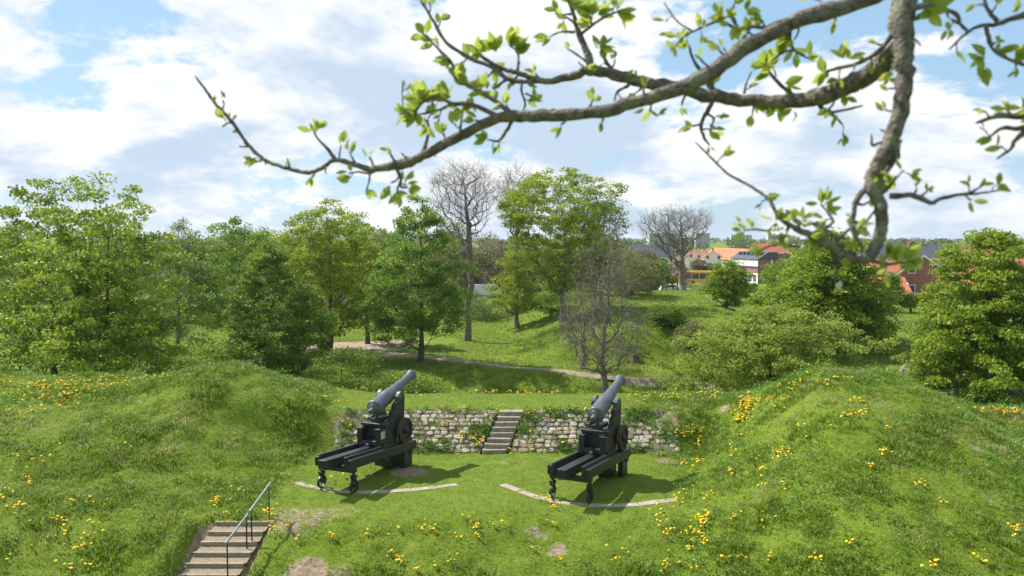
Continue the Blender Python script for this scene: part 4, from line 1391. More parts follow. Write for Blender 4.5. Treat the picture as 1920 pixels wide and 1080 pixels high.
def vehicle(name, label, cat, loc, rz, prof, glass, L, W, wheels, paint, group=None):
    root = empty(name, loc, rz); tag(root, label, cat, group)
    bm = bmesh.new(); bm_prism(bm, prof, 'y', -W / 2, W / 2, .05); obj_bm('body', bm, paint, root)
    for g in glass:
        bm = bmesh.new(); bm_prism(bm, g, 'y', -W / 2 - .012, W / 2 + .012); obj_bm('window', bm, M['glass'], root)
    for x, r in wheels:
        for s in (-1, 1):
            bm = bmesh.new(); bm_lathe(bm, [(-.1, r * .9), (-.08, r), (.08, r), (.1, r * .9)], 16)
            o = obj_bm('wheel', bm, M['tyre'], root); o.location = (x, s * (W / 2 - .06), r)
    for s in (-1, 1):
        box('headlight', M['white_paint'], root, L / 2 - .08, L / 2 + .012, s * W * .36 - .15, s * W * .36 + .15, .62, .78)
        box('tail_light', M['lamp_red'], root, -L / 2 - .012, -L / 2 + .08, s * W * .38 - .1, s * W * .38 + .1, .7, .9)
    return root


CARP = [(-2.1, .25), (2.1, .25), (2.12, .6), (2.0, .82), (1.15, .95), (.55, 1.42), (-1.0, 1.46), (-1.75, 1.0), (-2.1, .9)]
CARG = [[(.98, .97), (.5, 1.35), (.0, 1.37), (.0, .97)], [(-.08, .97), (-.08, 1.38), (-.95, 1.39), (-1.5, 1.0)]]
VANP = [(-2.5, .3), (2.5, .3), (2.52, .9), (2.1, 1.2), (1.6, 2.0), (1.2, 2.2), (-2.4, 2.25), (-2.52, 2.0)]
VANG = [[(1.95, 1.22), (1.5, 1.92), (.8, 1.92), (.8, 1.22)]]
BUSP = [(-6, .35), (6, .35), (6.05, 1.2), (5.9, 2.95), (5.7, 3.05), (-5.9, 3.05), (-6, 2.9)]
BUSG = [[(x, 1.35), (x + 1.45, 1.35), (x + 1.45, 2.55), (x, 2.55)] for x in (-5.7, -4.1, -2.5, -.9, .7, 2.3, 3.9)]


def gz(px, Y):
    x = at(px, 500, Y).x
    return (x, Y, H(x, Y) + .07)


vehicle('parked_car', 'white hatchback between the street lamps and the twin-stemmed tree', 'car', gz(1257, 160), R(15), CARP, CARG, 4.2, 1.75, ((-1.3, .31), (1.3, .31)), M['car_white'])
vehicle('parked_car', 'dark blue car between the twin-stemmed trunk and the bus', 'car', gz(1290, 176), R(70), CARP, CARG, 4.2, 1.75, ((-1.3, .31), (1.3, .31)), M['car_dark'])
vehicle('parked_car', 'silver car far up the street by the dark evergreen bush', 'car', gz(1253, 200), R(10), CARP, CARG, 4.2, 1.75, ((-1.3, .31), (1.3, .31)), M['car_silver'])
vehicle('bus', 'yellow city bus waiting behind the hedge', 'bus', gz(1328, 185), R(178), BUSP, BUSG, 12, 2.5, ((-3.6, .48), (3.7, .48)), M['bus_yellow'])
vehicle('van', 'white van on the street between the leafless tree and young lime', 'van', gz(914, 146), R(5), VANP, VANG, 5, 1.95, ((-1.5, .34), (1.6, .34)), M['car_white'])
vehicle('parked_car', 'silver car seen through the foliage between thin greyish and dense dark trees', 'car', gz(412, 124), R(8), CARP, CARG, 4.2, 1.75, ((-1.3, .31), (1.3, .31)), M['car_silver'])
vehicle('parked_car', 'dark car under the lime trees by the forecourt', 'car', gz(640, 128), R(20), CARP, CARG, 4.2, 1.75, ((-1.3, .31), (1.3, .31)), M['car_dark'])
vehicle('parked_car', 'white car behind the leaning lime trunk', 'car', gz(668, 126), R(4), CARP, CARG, 4.2, 1.75, ((-1.3, .31), (1.3, .31)), M['car_white'])


def street_lamp(px, Y, h, label):
    x, y, z = gz(px, Y)
    root = empty('street_lamp', (x, y, z - .1)); tag(root, label, 'lamp post')
    bm = bmesh.new(); cyl_between(bm, (0, 0, 0), (0, 0, h), .09, 8, .06); obj_bm('pole', bm, M['lamp_pole'], root)
    bm = bmesh.new(); bm_lathe(bm, [(0, .08), (.1, .28), (.35, .22), (.42, .05)], 12, Matrix.Translation((0, 0, h)) @ Matrix.Rotation(R(90), 4, 'X')); obj_bm('lantern', bm, M['white_paint'], root)


street_lamp(1233, 152, 4.2, 'low street lamp at the near kerb by the white hatchback')
street_lamp(1238, 164, 5.0, 'taller street lamp beside the dark evergreen bush')
street_lamp(1262, 150, 3.6, 'thin lamp post by the small yellow shrub')
street_lamp(1318, 205, 5.0, 'lamp post on the paved forecourt behind the bus')


def turbine(px, py, Y, label, rot):
    p = at(px, py, Y)
    root = empty('wind_turbine', (p.x, Y, TG)); tag(root, label, 'wind turbine')
    h = p.z - TG
    bm = bmesh.new(); cyl_between(bm, (0, 0, 0), (0, 0, h), 1.6, 10, .9); obj_bm('tower', bm, M['render_white'], root)
    bm = bmesh.new(); bm_box(bm, -1.2, 1.2, -3, 3, h - 1, h + 1.2, .3); obj_bm('nacelle', bm, M['render_white'], root)
    for k in range(3):
        a = rot + 2 * math.pi * k / 3
        bm = bmesh.new()
        bm_prism(bm, [(0, -.4), (3, -1.0), (15, -.2), (15, .1), (3, .6), (0, .4)], 'y', -3.4, -3.0)
        bmesh.ops.rotate(bm, verts=bm.verts, cent=(0, 0, 0), matrix=Matrix.Rotation(a, 3, 'Y'))
        bmesh.ops.translate(bm, verts=bm.verts, vec=(0, 0, h))
        obj_bm('blade', bm, M['render_white'], root)


turbine(1781, 438, 3000, 'distant wind turbine nearer the brick chimney', .2)
turbine(1858, 434, 3000, 'distant wind turbine farther from the brick chimney', .9)

# distant woodland to the horizon
rngw = np.random.default_rng(77)
Cs = []
for Y, n, hh_, spread in ((260, 90, 7, 240), (420, 120, 9, 420), (700, 160, 10, 700), (1200, 220, 11, 1100), (2000, 260, 11, 1900), (3200, 300, 13, 3000)):
    xs = rngw.uniform(-spread, spread, n); ys = Y * rngw.uniform(.85, 1.2, n)
    if Y < 500:
        keep = (xs / ys < .12) | (xs / ys > .66)
        xs, ys = xs[keep], ys[keep]
    k = 130 if Y < 1000 else 70
    for x, y in zip(xs, ys):
        h = hh_ * rngw.uniform(.55, 1.1); w = h * rngw.uniform(.5, 1.1) * (1.6 if Y > 1000 else 1)
        g = rngw.normal(size=(k, 3)); g /= np.linalg.norm(g, axis=1)[:, None]; g *= rngw.uniform(.5, 1, k)[:, None] ** .5
        Cs.append((np.array([x, y, TG + h * .5]) + g * np.array([w, w, h * .5]), h * .28))
C = np.concatenate([c for c, s in Cs]); S = np.concatenate([np.full(len(c), s) for c, s in Cs])
V, Q = leaf_cards(rngw, C, S, .4, .8)
tr_ = np.repeat(rngw.uniform(0, 1, len(Cs)), [len(c) for c, s in Cs])
wd = mesh_np('distant_woodland', V, Q, FOL['far'], None, rnd=np.clip(tr_ * .7 + .3 * rngw.uniform(0, 1, len(C)), 0, 1))
tag(wd, 'far belts of trees fading towards the horizon', 'woodland', kind='stuff')

# ------------------------------------------------------------------ grass
M['grass'] = leaf_mat('grass_blades', (.098, .182, .012), (.228, .318, .036), .42, c3=(.40, .34, .19), spec=.35, rough=.45)
M['weed'] = leaf_mat('weed_leaves', (.070, .170, .016), (.140, .260, .028), .42, spec=.35)
rg = np.random.default_rng(123)


def visible(X, Y, Z, m=60):
    x, y, z = X, Y, Z - CAMZ
    yc = y * CP - z * SP
    zc = y * SP + z * CP
    px = 960 + F * x / yc; py = 540 - F * zc / yc
    return (px > -m) & (px < 1920 + m) & (py > 0) & (py < 1080 + m)


def scatter(n, x0, x1, y0, y1):
    X = rg.uniform(x0, x1, n); Y = rg.uniform(y0, y1, n)
    Z = terrain(X, Y)
    k = visible(X, Y, Z)
    k &= ~((X > STAIR_X0 - .02) & (X < STAIR_X1 - .0) & (Y < 26.5))
    k &= ~((np.abs(X - (-.4)) < .95) & (Y > 34.8) & (Y < 36.9))
    k &= ~((X > -7.6) & (X < 7.2) & (Y > 34.75) & (Y < 36.75) & (fbm(X * .9, (Y - 34.95) / 1.75 * 2.2, 31, 2) < .60))
    k &= bare_field(X, Y) < rg.uniform(.3, .9, n)
    return X[k], Y[k], Z[k]


def blades(X, Y, Z, hgt, wid, nb, spread, rnd_t, lean=.75):
    n = len(X)
    i = np.repeat(np.arange(n), nb)
    m = len(i)
    a = rg.uniform(0, 2 * math.pi, m)
    ro = spread[i] * np.sqrt(rg.uniform(0, 1, m))
    b = np.stack([X[i] + ro * np.cos(a), Y[i] + ro * np.sin(a), Z[i] - .015], 1)
    h = hgt[i] * rg.uniform(.55, 1.15, m)
    az = a + rg.normal(size=m) * .7
    ln = lean * rg.uniform(.2, 1.3, m)
    out = np.stack([np.cos(az), np.sin(az), 0 * az], 1)
    side = np.stack([-np.sin(az), np.cos(az), 0 * az], 1) * (wid[i] * .5)[:, None]
    up_ = np.array([0, 0, 1.0])
    p1 = b + up_ * (h * .6)[:, None] + out * (h * .25 * ln)[:, None]
    p2 = b + up_ * (h * (1 - .35 * ln))[:, None] + out * (h * 1.1 * ln)[:, None]
    V = np.stack([b - side, b + side, p1 + side * .8, p1 - side * .8, p2], 1).reshape(-1, 3)
    o = np.arange(m)[:, None] * 5
    Qd = o + np.array([[0, 1, 2, 3]]); Tr = o + np.array([[3, 2, 4]])
    r = np.clip(rnd_t[i] + .22 * rg.normal(size=m), 0, 1)
    return V, Qd, Tr, np.concatenate([r, r])


def grass_layer(name, n, box_, hfun, nb, wid, spr, label, mat, rfun):
    X, Y, Z = scatter(n, *box_)
    h, keep = hfun(X, Y)
    X, Y, Z, h = X[keep], Y[keep], Z[keep], h[keep]
    V, Qd, Tr, r = blades(X, Y, Z, h, np.full(len(X), wid), nb, np.full(len(X), spr), rfun(X, Y))
    o = mesh_np(name, V, [Qd, Tr], mat, None, rnd=r)
    tag(o, label, 'grass', kind='stuff')


def platform_mask(X, Y):
    return sst(X, -9.5, -7.5) * (1 - sst(X, 4.5, 7.5)) * (.55 * sst(Y, 23.2, 25) + .45 * sst(Y, 26.4, 28)) * (1 - sst(Y, 42, 44))


def h_short(X, Y):
    pm = platform_mask(X, Y)
    pt = fbm(X * .9, Y * .9, 41, 3)
    h = (.075 + .13 * sst(pt, .45, .75)) * (1 - pm) + .05 * pm
    return h, np.ones(len(X), bool)


def h_tall(X, Y):
    pm = platform_mask(X, Y)
    pt = fbm(X * .75 + 5, Y * .75, 43, 3)
    keep = (pt > .50) & (pm < .4)
    return .13 + .20 * sst(pt, .5, .8), keep


def r_short(X, Y):
    dry = sst(fbm(X * .6, Y * .6, 47, 3), .53, .68) * (1 - platform_mask(X, Y)) * rg.uniform(.3, 1.1, len(X)) * (.4 + .9 * sst(X, 6, 13))
    mid = np.exp(-((Y - 32.5) / 3.2) ** 2) * sst(-X, 10, 13) * sst(fbm(X * 1.5, Y * 1.5, 57, 3), .5, .66) * rg.uniform(.2, 1.1, len(X))
    pl = platform_mask(X, Y) * (rg.uniform(0, 1, len(X)) < .12) * .6
    return np.clip(.15 + .65 * fbm(X * 1.4, Y * 1.4, 51, 3) + dry * .8 + mid * .8 + pl, 0, 1)


def r_tall(X, Y):
    return np.clip(.05 + .55 * fbm(X * 1.1, Y * 1.1, 53, 2), 0, .85)


grass_layer('grass', 135000, (-27, 27, 20.5, 43), h_short, 4, .018, .11, 'short bright spring grass over rampart and platform', M['grass'], r_short)
grass_layer('long_grass', 52000, (-27, 27, 20.5, 42), h_tall, 6, .028, .16, 'tufts of long grass on the mounds', M['grass'], r_tall)
# broad-leaved weeds
X, Y, Z = scatter(26000, -27, 27, 20.5, 42)
kk = (fbm(X * .8 + 9, Y * .8, 61, 3) > .54) & (platform_mask(X, Y) < .5)
X, Y, Z = X[kk], Y[kk], Z[kk]
i = np.repeat(np.arange(len(X)), 7)
C = np.stack([X[i], Y[i], Z[i]], 1) + np.stack([rg.normal(size=len(i)) * .10, rg.normal(size=len(i)) * .10, rg.uniform(.03, .26, len(i))], 1)
V, Q = leaf_cards(rg, C, .085, .6, .6)
wo = mesh_np('weeds', V, Q, M['weed'], None, rnd=rg.uniform(0, 1, len(i))); tag(wo, 'broad-leaved weeds growing through the rampart grass', 'weeds', kind='stuff')
# meadow and ditch tufts further off
X = rg.uniform(-45, 50, 60000); Y = rg.uniform(56, 125, 60000); Z = terrain(X, Y); k = visible(X, Y, Z)
X, Y, Z = X[k], Y[k], Z[k]
pc = np.array([(p.x, p.y) for p in pp]); fcx = np.array([(p.x, p.y) for p in fc])
dmin = np.full(len(X), 99.)
for j in range(len(pc) - 1):
    a, b = pc[j], pc[j + 1]; ab = b - a
    t = np.clip(((X - a[0]) * ab[0] + (Y - a[1]) * ab[1]) / (ab @ ab), 0, 1)
    dmin = np.minimum(dmin, np.hypot(X - a[0] - t * ab[0], Y - a[1] - t * ab[1]))
for j in range(len(fcx) - 1):
    a, b = fcx[j], fcx[j + 1]; ab = b - a
    t = np.clip(((X - a[0]) * ab[0] + (Y - a[1]) * ab[1]) / (ab @ ab), 0, 1)
    dmin = np.minimum(dmin, np.hypot(X - a[0] - t * ab[0], Y - a[1] - t * ab[1]) / 4.0)
k = dmin > 1.15
X, Y, Z = X[k], Y[k], Z[k]
rough = sst(fbm(X * .15, Y * .15, 71, 3), .4, .7) * (1 - sst(Y, 76, 92)) + .15
V, Qd, Tr, r = blades(X, Y, Z, .12 + .35 * rough, np.full(len(X), .07), 4, np.full(len(X), .3), np.clip(.35 + .4 * fbm(X * .3, Y * .3, 73, 2), 0, .9))
mo = mesh_np('meadow_grass', V, [Qd, Tr], M['grass'], None, rnd=r); tag(mo, 'meadow grass on the ditch slopes and bastion', 'grass', kind='stuff')

# weeds rooted in the revetments
wx = rg.uniform(-7.6, 7.2, 1100); wt = rg.uniform(0, 1.04, 1100)
k = (fbm(wx * .9, wt * 2.2, 31, 2) > .56) | (rg.uniform(0, 1, 1100) < .13) | ((wt > .93) & (rg.uniform(0, 1, 1100) < .4))
k &= np.abs(wx - (-.76 + .74 * wt)) > .55
wx, wt = wx[k], wt[k]
i = np.repeat(np.arange(len(wx)), 14)
C = np.stack([wx[i] + rg.normal(size=len(i)) * .09, WALL_Y0 + 1.75 * wt[i] - .05 + rg.normal(size=len(i)) * .05, WALL_H * wt[i] + rg.uniform(.06, .24, len(i))], 1)
V, Q = leaf_cards(rg, C, .10, .4, .5)
ww_ = mesh_np('wall_weeds', V, Q, M['weed'], None, rnd=rg.uniform(0.2, 1, len(i))); tag(ww_, 'weeds sprouting between the cobbles of the revetments', 'weeds', kind='stuff')

# ------------------------------------------------------------------ dandelions
M['petal'] = noise_mat('dandelion_yellow', (.72, .43, .005), (.85, .56, .01), 40, .6)
M['stalk'] = plain('dandelion_stalk', (.12, .18, .05), .6)


def dandelion_meshes(seed):
    r = random.Random(seed)
    bm = bmesh.new()
    rings = []
    seg = 10
    for (z, rr) in ((-.008, .010), (.004, .040), (.016, .036), (.026, .015)):
        rings.append([bm.verts.new((rr * (1 + r.uniform(-.12, .12)) * math.cos(2 * math.pi * k / seg), rr * (1 + r.uniform(-.12, .12)) * math.sin(2 * math.pi * k / seg), z)) for k in range(seg)])
    for a, b in zip(rings[:-1], rings[1:]):
        for k in range(seg): bm.faces.new((a[k], a[(k + 1) % seg], b[(k + 1) % seg], b[k]))
    bm.faces.new(rings[-1]); bm.faces.new(rings[0][::-1])
    me = bpy.data.meshes.new('flower_head'); bmesh.ops.recalc_face_normals(bm, faces=bm.faces); bm.to_mesh(me); bm.free(); me.materials.append(M['petal'])
    bm = bmesh.new(); cyl_between(bm, (0, 0, -.30), (0, 0, -.004), .006, 4)
    ms = bpy.data.meshes.new('stalk'); bm.to_mesh(ms); bm.free(); ms.materials.append(M['stalk'])
    return me, ms


DM = [dandelion_meshes(i) for i in range(4)]
ZN = {'L': ('on the mound above the gravel steps', [(60, 735, 60, 12, 90), (150, 725, 60, 10, 90), (120, 745, 50, 14, 50), (60, 765, 40, 14, 22), (200, 715, 60, 4, 26), (280, 712, 40, 4, 16), (310, 705, 10, 4, 5), (30, 780, 20, 10, 8), (30, 865, 10, 4, 4),
            (75, 865, 12, 5, 6), (50, 880, 20, 16, 8), (55, 905, 10, 8, 5), (20, 925, 20, 12, 10), (25, 955, 20, 10, 10), (110, 985, 12, 8, 9), (120, 1000, 10, 14, 8), (180, 990, 8, 3, 4), (150, 945, 20, 10, 6), (190, 950, 14, 6, 4),
            (150, 1035, 14, 12, 7), (130, 1068, 20, 6, 9), (175, 1070, 10, 5, 6), (10, 1058, 8, 4, 2), (60, 985, 10, 4, 3), (160, 1010, 20, 10, 5), (240, 845, 8, 4, 3), (115, 840, 4, 2, 1), (60, 1030, 6, 4, 1), (210, 870, 20, 10, 2)]),
      'S': ('beside the handrails', [(408, 945, 9, 7, 12), (450, 925, 12, 5, 7), (506, 968, 10, 7, 14), (425, 973, 5, 1, 3), (510, 1000, 14, 4, 5), (540, 998, 4, 3, 3), (622, 1012, 7, 5, 7), (500, 990, 14, 6, 3), (560, 1020, 10, 6, 2)]),
      'W': ('growing on the cobbled revetments', [(650, 800, 20, 14, 10), (670, 822, 10, 6, 5), (868, 775, 12, 5, 10), (838, 788, 10, 4, 6), (865, 828, 8, 6, 11), (840, 805, 10, 5, 5), (895, 840, 6, 10, 8), (928, 790, 8, 6, 8), (960, 815, 5, 4, 6), (955, 845, 5, 8, 7),
            (905, 838, 4, 8, 8), (995, 782, 8, 4, 8), (1025, 790, 20, 10, 10), (1060, 830, 20, 10, 8), (1000, 835, 14, 10, 8), (620, 905, 8, 4, 4), (640, 895, 6, 8, 6), (1080, 772, 20, 4, 6)]),
      'P': ('along the crest of the parapet and the platform turf', [(645, 729, 12, 3, 9), (700, 735, 30, 2, 14), (790, 735, 30, 2, 16), (850, 736, 30, 3, 16), (920, 738, 40, 2.5, 24), (1000, 740, 45, 3, 26), (1040, 741, 10, 2, 6), (1200, 748, 25, 4, 14), (1260, 745, 50, 5, 40), (1340, 742, 30, 4, 30), (1300, 752, 40, 4, 14),
            (615, 752, 8, 3, 6), (640, 757, 8, 3, 5), (760, 745, 60, 4, 6), (805, 1000, 14, 6, 10), (860, 1012, 10, 6, 5), (890, 995, 16, 5, 9), (745, 1055, 8, 7, 12), (730, 1048, 8, 5, 5), (843, 1052, 8, 8, 7), (1000, 1035, 5, 3, 4), (900, 1012, 8, 3, 4), (880, 975, 20, 6, 3), (940, 992, 20, 4, 4),
            (770, 1078, 10, 4, 4), (1020, 940, 12, 4, 9), (1045, 955, 12, 5, 6), (1040, 990, 10, 4, 4), (740, 998, 14, 6, 4), (690, 1005, 20, 8, 3), (815, 1067, 4, 3, 2), (1055, 1055, 6, 3, 2)]),
      'R': ('on the mound in front of the hawthorn thicket', [(1395, 770, 12, 14, 55), (1385, 790, 7, 8, 24), (1410, 755, 20, 10, 34), (1450, 760, 24, 6, 12), (1455, 755, 14, 4, 8), (1500, 725, 12, 6, 10), (1545, 722, 14, 5, 9), (1585, 718, 10, 4, 9), (1470, 733, 14, 5, 9), (1520, 706, 20, 3, 7), (1590, 785, 12, 6, 16), (1605, 757, 9, 3, 7), (1620, 783, 9, 4, 8),
            (1305, 815, 12, 8, 18), (1280, 820, 8, 6, 12), (1312, 830, 5, 12, 10), (1380, 845, 9, 8, 9), (1370, 862, 4, 2, 4), (1455, 853, 12, 4, 12), (1475, 855, 10, 5, 9), (1458, 870, 5, 3, 5), (1370, 890, 5, 10, 8), (1310, 875, 14, 8, 9), (1285, 877, 8, 3, 6), (1430, 888, 6, 3, 5), (1420, 868, 5, 2, 3), (1655, 855, 9, 6, 10),
            (1633, 881, 4, 4, 4), (1515, 832, 4, 3, 2), (1725, 915, 8, 6, 9), (1768, 947, 5, 2, 4), (1315, 985, 12, 14, 26), (1325, 970, 5, 7, 8), (1300, 1005, 14, 10, 14), (1250, 1005, 12, 8, 8), (1320, 1022, 16, 6, 9), (1380, 975, 10, 4, 7), (1295, 1035, 6, 4, 6), (1445, 1048, 3, 6, 5), (1390, 1055, 5, 3, 4),
            (1530, 1055, 10, 5, 9), (1595, 1027, 5, 3, 4), (1900, 1005, 9, 7, 12), (1755, 1065, 14, 7, 9), (1840, 1060, 10, 6, 5), (1275, 940, 16, 10, 9), (1250, 960, 16, 10, 7), (1300, 1073, 14, 5, 6), (1260, 1060, 16, 8, 8), (1240, 1075, 14, 4, 5), (1360, 1058, 6, 4, 4), (1430, 914, 8, 6, 4), (1475, 915, 8, 5, 4),
            (1320, 935, 20, 14, 6), (1390, 830, 20, 20, 5), (1500, 805, 6, 4, 4), (1665, 810, 6, 3, 3), (1560, 805, 5, 2, 2), (1870, 775, 30, 3, 30), (1900, 778, 16, 3, 14), (1440, 985, 20, 12, 5), (1160, 1050, 20, 10, 5), (1200, 1030, 30, 12, 4), (1240, 985, 20, 10, 6)])}
rd = random.Random(99)
allf = []
for z, (where, cl) in ZN.items():
    for px, py, sx, sy, n in cl:
        for k in range(n):
            x, y = px + rd.gauss(0, sx * .75), py + rd.gauss(0, sy * .75)
            if not (-15 < x < 1935 and y < 1090): continue
            p = hit(x, y, 18)
            if p.y > 46: continue
            if STAIR_X0 < p.x < STAIR_X1 and p.y < 26.4: continue
            allf.append((p.y, z, where, p))
allf.sort(key=lambda t: t[0])
SV, SF = [], []
lim = 300
for j, (yy, z, where, p) in enumerate(allf):
    hgt = rd.uniform(.10, .22)
    if z == 'W': hgt = rd.uniform(.16, .3)
    sc = rd.uniform(.65, 1.3)
    tilt = (rd.uniform(-.5, .5) - .15, rd.uniform(-.5, .5), rd.uniform(0, 6.28))
    if j < lim:
        me, ms = DM[rd.randrange(4)]
        root = bpy.data.objects.new('dandelion', None); root.empty_display_size = .05; root.location = (p.x, p.y, p.z + hgt)
        link(root); tag(root, 'yellow dandelion in bloom ' + where, 'flower', 'dandelions ' + where)
        o = bpy.data.objects.new('flower_head', me); o.rotation_euler = tilt; o.scale = (sc, sc, sc); link(o, root)
        o = bpy.data.objects.new('stalk', ms); link(o, root)
    else:
        me, ms = DM[rd.randrange(4)]
        from mathutils import Euler
        mt_ = Matrix.LocRotScale(Vector((p.x, p.y, p.z + hgt)), Euler(tilt), Vector((sc * 1.15,) * 3))
        o0 = sum(len(v) for v in SV)
        SV.append(np.array([mt_ @ v.co for v in me.vertices]))
        SF.append([[i_ + o0 for i_ in f.vertices] for f in me.polygons])
if SV:
    V = np.concatenate(SV); Fq = [f for fl in SF for f in fl]
    q4 = np.array([f for f in Fq if len(f) == 4]); q10 = np.array([f for f in Fq if len(f) == 10])
    do = mesh_np('dandelions', V, [q4, q10], M['petal']); tag(do, 'many more yellow dandelions farther off along crests and walls', 'flowers', kind='stuff')

# ------------------------------------------------------------------ apple tree over the camera
M['apple_leaf'] = leaf_mat('young_apple_leaf', (.22, .31, .04), (.36, .43, .09), .55, spec=.3)
M['apple_bud'] = noise_mat('apple_bud', (.36, .40, .20), (.52, .53, .36), 60, .7)
apple = empty('apple_tree', (3.1, 1.3, H(3.1, 1.3))); tag(apple, 'old apple tree whose gnarled budding boughs hang over the view', 'tree')
AO = apple.location.copy()
rb = random.Random(4)
SPINE, SPINE2 = [], []


def bough(path, name='branch', sub=6, rough=.05):
    """path: (px, py, width px, distance)"""
    P = [depth(a, b, d) for a, b, w, d in path]
    Rr = [w * .80 / 2 / F * d for a, b, w, d in path]
    if name == 'branch': SPINE.append([(a, b, w, d) for a, b, w, d in path])
    else: SPINE2.append([(a, b, w, d) for a, b, w, d in path])
    C, rad = [], []
    Q = [P[0] * 2 - P[1]] + P + [P[-1] * 2 - P[-2]]
    for i in range(1, len(Q) - 2):
        for k in range(sub):
            t = k / sub
            a, b, c, d = Q[i - 1], Q[i], Q[i + 1], Q[i + 2]
            C.append(.5 * ((2 * b) + (c - a) * t + (2 * a - 5 * b + 4 * c - d) * t * t + (3 * b - a - 3 * c + d) * t ** 3))
            rad.append(Rr[i - 1] * (1 - t) + Rr[i] * t)
    C.append(P[-1]); rad.append(Rr[-1] * .8)
    n = len(C)
    seg = 10
    pos = np.array([list(c - AO) for c in C]); rad = np.array(rad)
    pos[1:-1] += np.array([[rb.gauss(0, 1) for _ in range(3)] for _ in range(n - 2)]) * (rad[1:-1] * .11)[:, None]
    rad = rad * (1 + np.array([rb.gauss(0, rough) for _ in range(n)]))
    d = np.gradient(pos, axis=0); d /= np.linalg.norm(d, axis=1)[:, None] + 1e-9
    ref = np.array([.2, .95, .1]); a = np.cross(d, ref); a /= np.linalg.norm(a, axis=1)[:, None]; b = np.cross(d, a)
    ang = np.arange(seg) * 2 * math.pi / seg
    ringr = rad[:, None] * (1 + .045 * rng.normal(size=(n, seg)))
    V = pos[:, None] + ringr[..., None] * (a[:, None] * np.cos(ang)[None, :, None] + b[:, None] * np.sin(ang)[None, :, None])
    idx = np.arange(n * seg).reshape(n, seg)
    q = np.stack([idx[:-1], np.roll(idx[:-1], -1, 1), np.roll(idx[1:], -1, 1), idx[1:]], -1).reshape(-1, 4)
    V = np.concatenate([V.reshape(-1, 3), pos[-1:] + d[-1:] * rad[-1] * 1.5])
    tip = len(V) - 1
    tr = np.stack([idx[-1], np.roll(idx[-1], -1), np.full(seg, tip)], 1)
    return mesh_np(name, V, [q, tr], M['apple_bark'], apple, smooth=True)


def wp(pts, w0, w1, d0, d1):
    n = len(pts)
    return [(p[0], p[1], w0 + (w1 - w0) * i / (n - 1), d0 + (d1 - d0) * i / (n - 1)) for i, p in enumerate(pts)]


# main boughs
bough([(2150, -420, 60, 2.1), (1900, -180, 50, 1.95), (1640, -10, 42, 1.85), (1500, 35, 39, 1.82), (1400, 88, 37, 1.82), (1310, 150, 35, 1.82), (1200, 190, 31, 1.83), (1110, 213, 28, 1.85), (1000, 217, 27, 1.88), (930, 222, 26, 1.9), (850, 262, 22, 1.95), (785, 296, 21, 1.98),
       (752, 308, 25, 2.0), (702, 317, 15, 2.02), (660, 307, 12, 2.04), (627, 300, 11, 2.05), (602, 316, 10, 2.06), (575, 324, 10, 2.07), (540, 316, 9, 2.08), (500, 302, 9, 2.1), (470, 277, 9, 2.12), (450, 250, 8.5, 2.13), (432, 225, 9, 2.14), (407, 198, 7.5, 2.15), (388, 172, 6.5, 2.17), (366, 143, 4, 2.18)])
bough([(2000, -500, 90, 1.9), (1760, -200, 72, 1.75), (1694, 0, 54, 1.68), (1692, 78, 48, 1.66), (1696, 145, 42, 1.66), (1684, 223, 38, 1.66), (1656, 295, 37, 1.66), (1634, 342, 34, 1.66), (1652, 389, 30, 1.65), (1650, 441, 29, 1.65), (1629, 480, 28, 1.65), (1592, 482, 24, 1.66),
       (1561, 463, 21, 1.67), (1519, 441, 16, 1.68), (1480, 422, 13, 1.69), (1455, 398, 10, 1.7), (1440, 372, 8, 1.71), (1405, 348, 6.5, 1.73), (1364, 325, 5.5, 1.75), (1330, 292, 5, 1.77), (1304, 267, 3, 1.79)])
bough([(1692, 90, 52, 1.68), (1640, 132, 46, 1.74), (1590, 160, 44, 1.8), (1540, 180, 42, 1.85), (1480, 190, 32, 1.9), (1400, 188, 30, 1.94), (1330, 180, 31, 1.97), (1270, 164, 29, 1.99), (1190, 150, 28, 2.01), (1115, 132, 25, 2.03), (1060, 146, 18, 2.05), (1021, 152, 14, 2.06),
       (969, 136, 11, 2.08), (937, 127, 10, 2.09), (898, 103, 8, 2.1)])
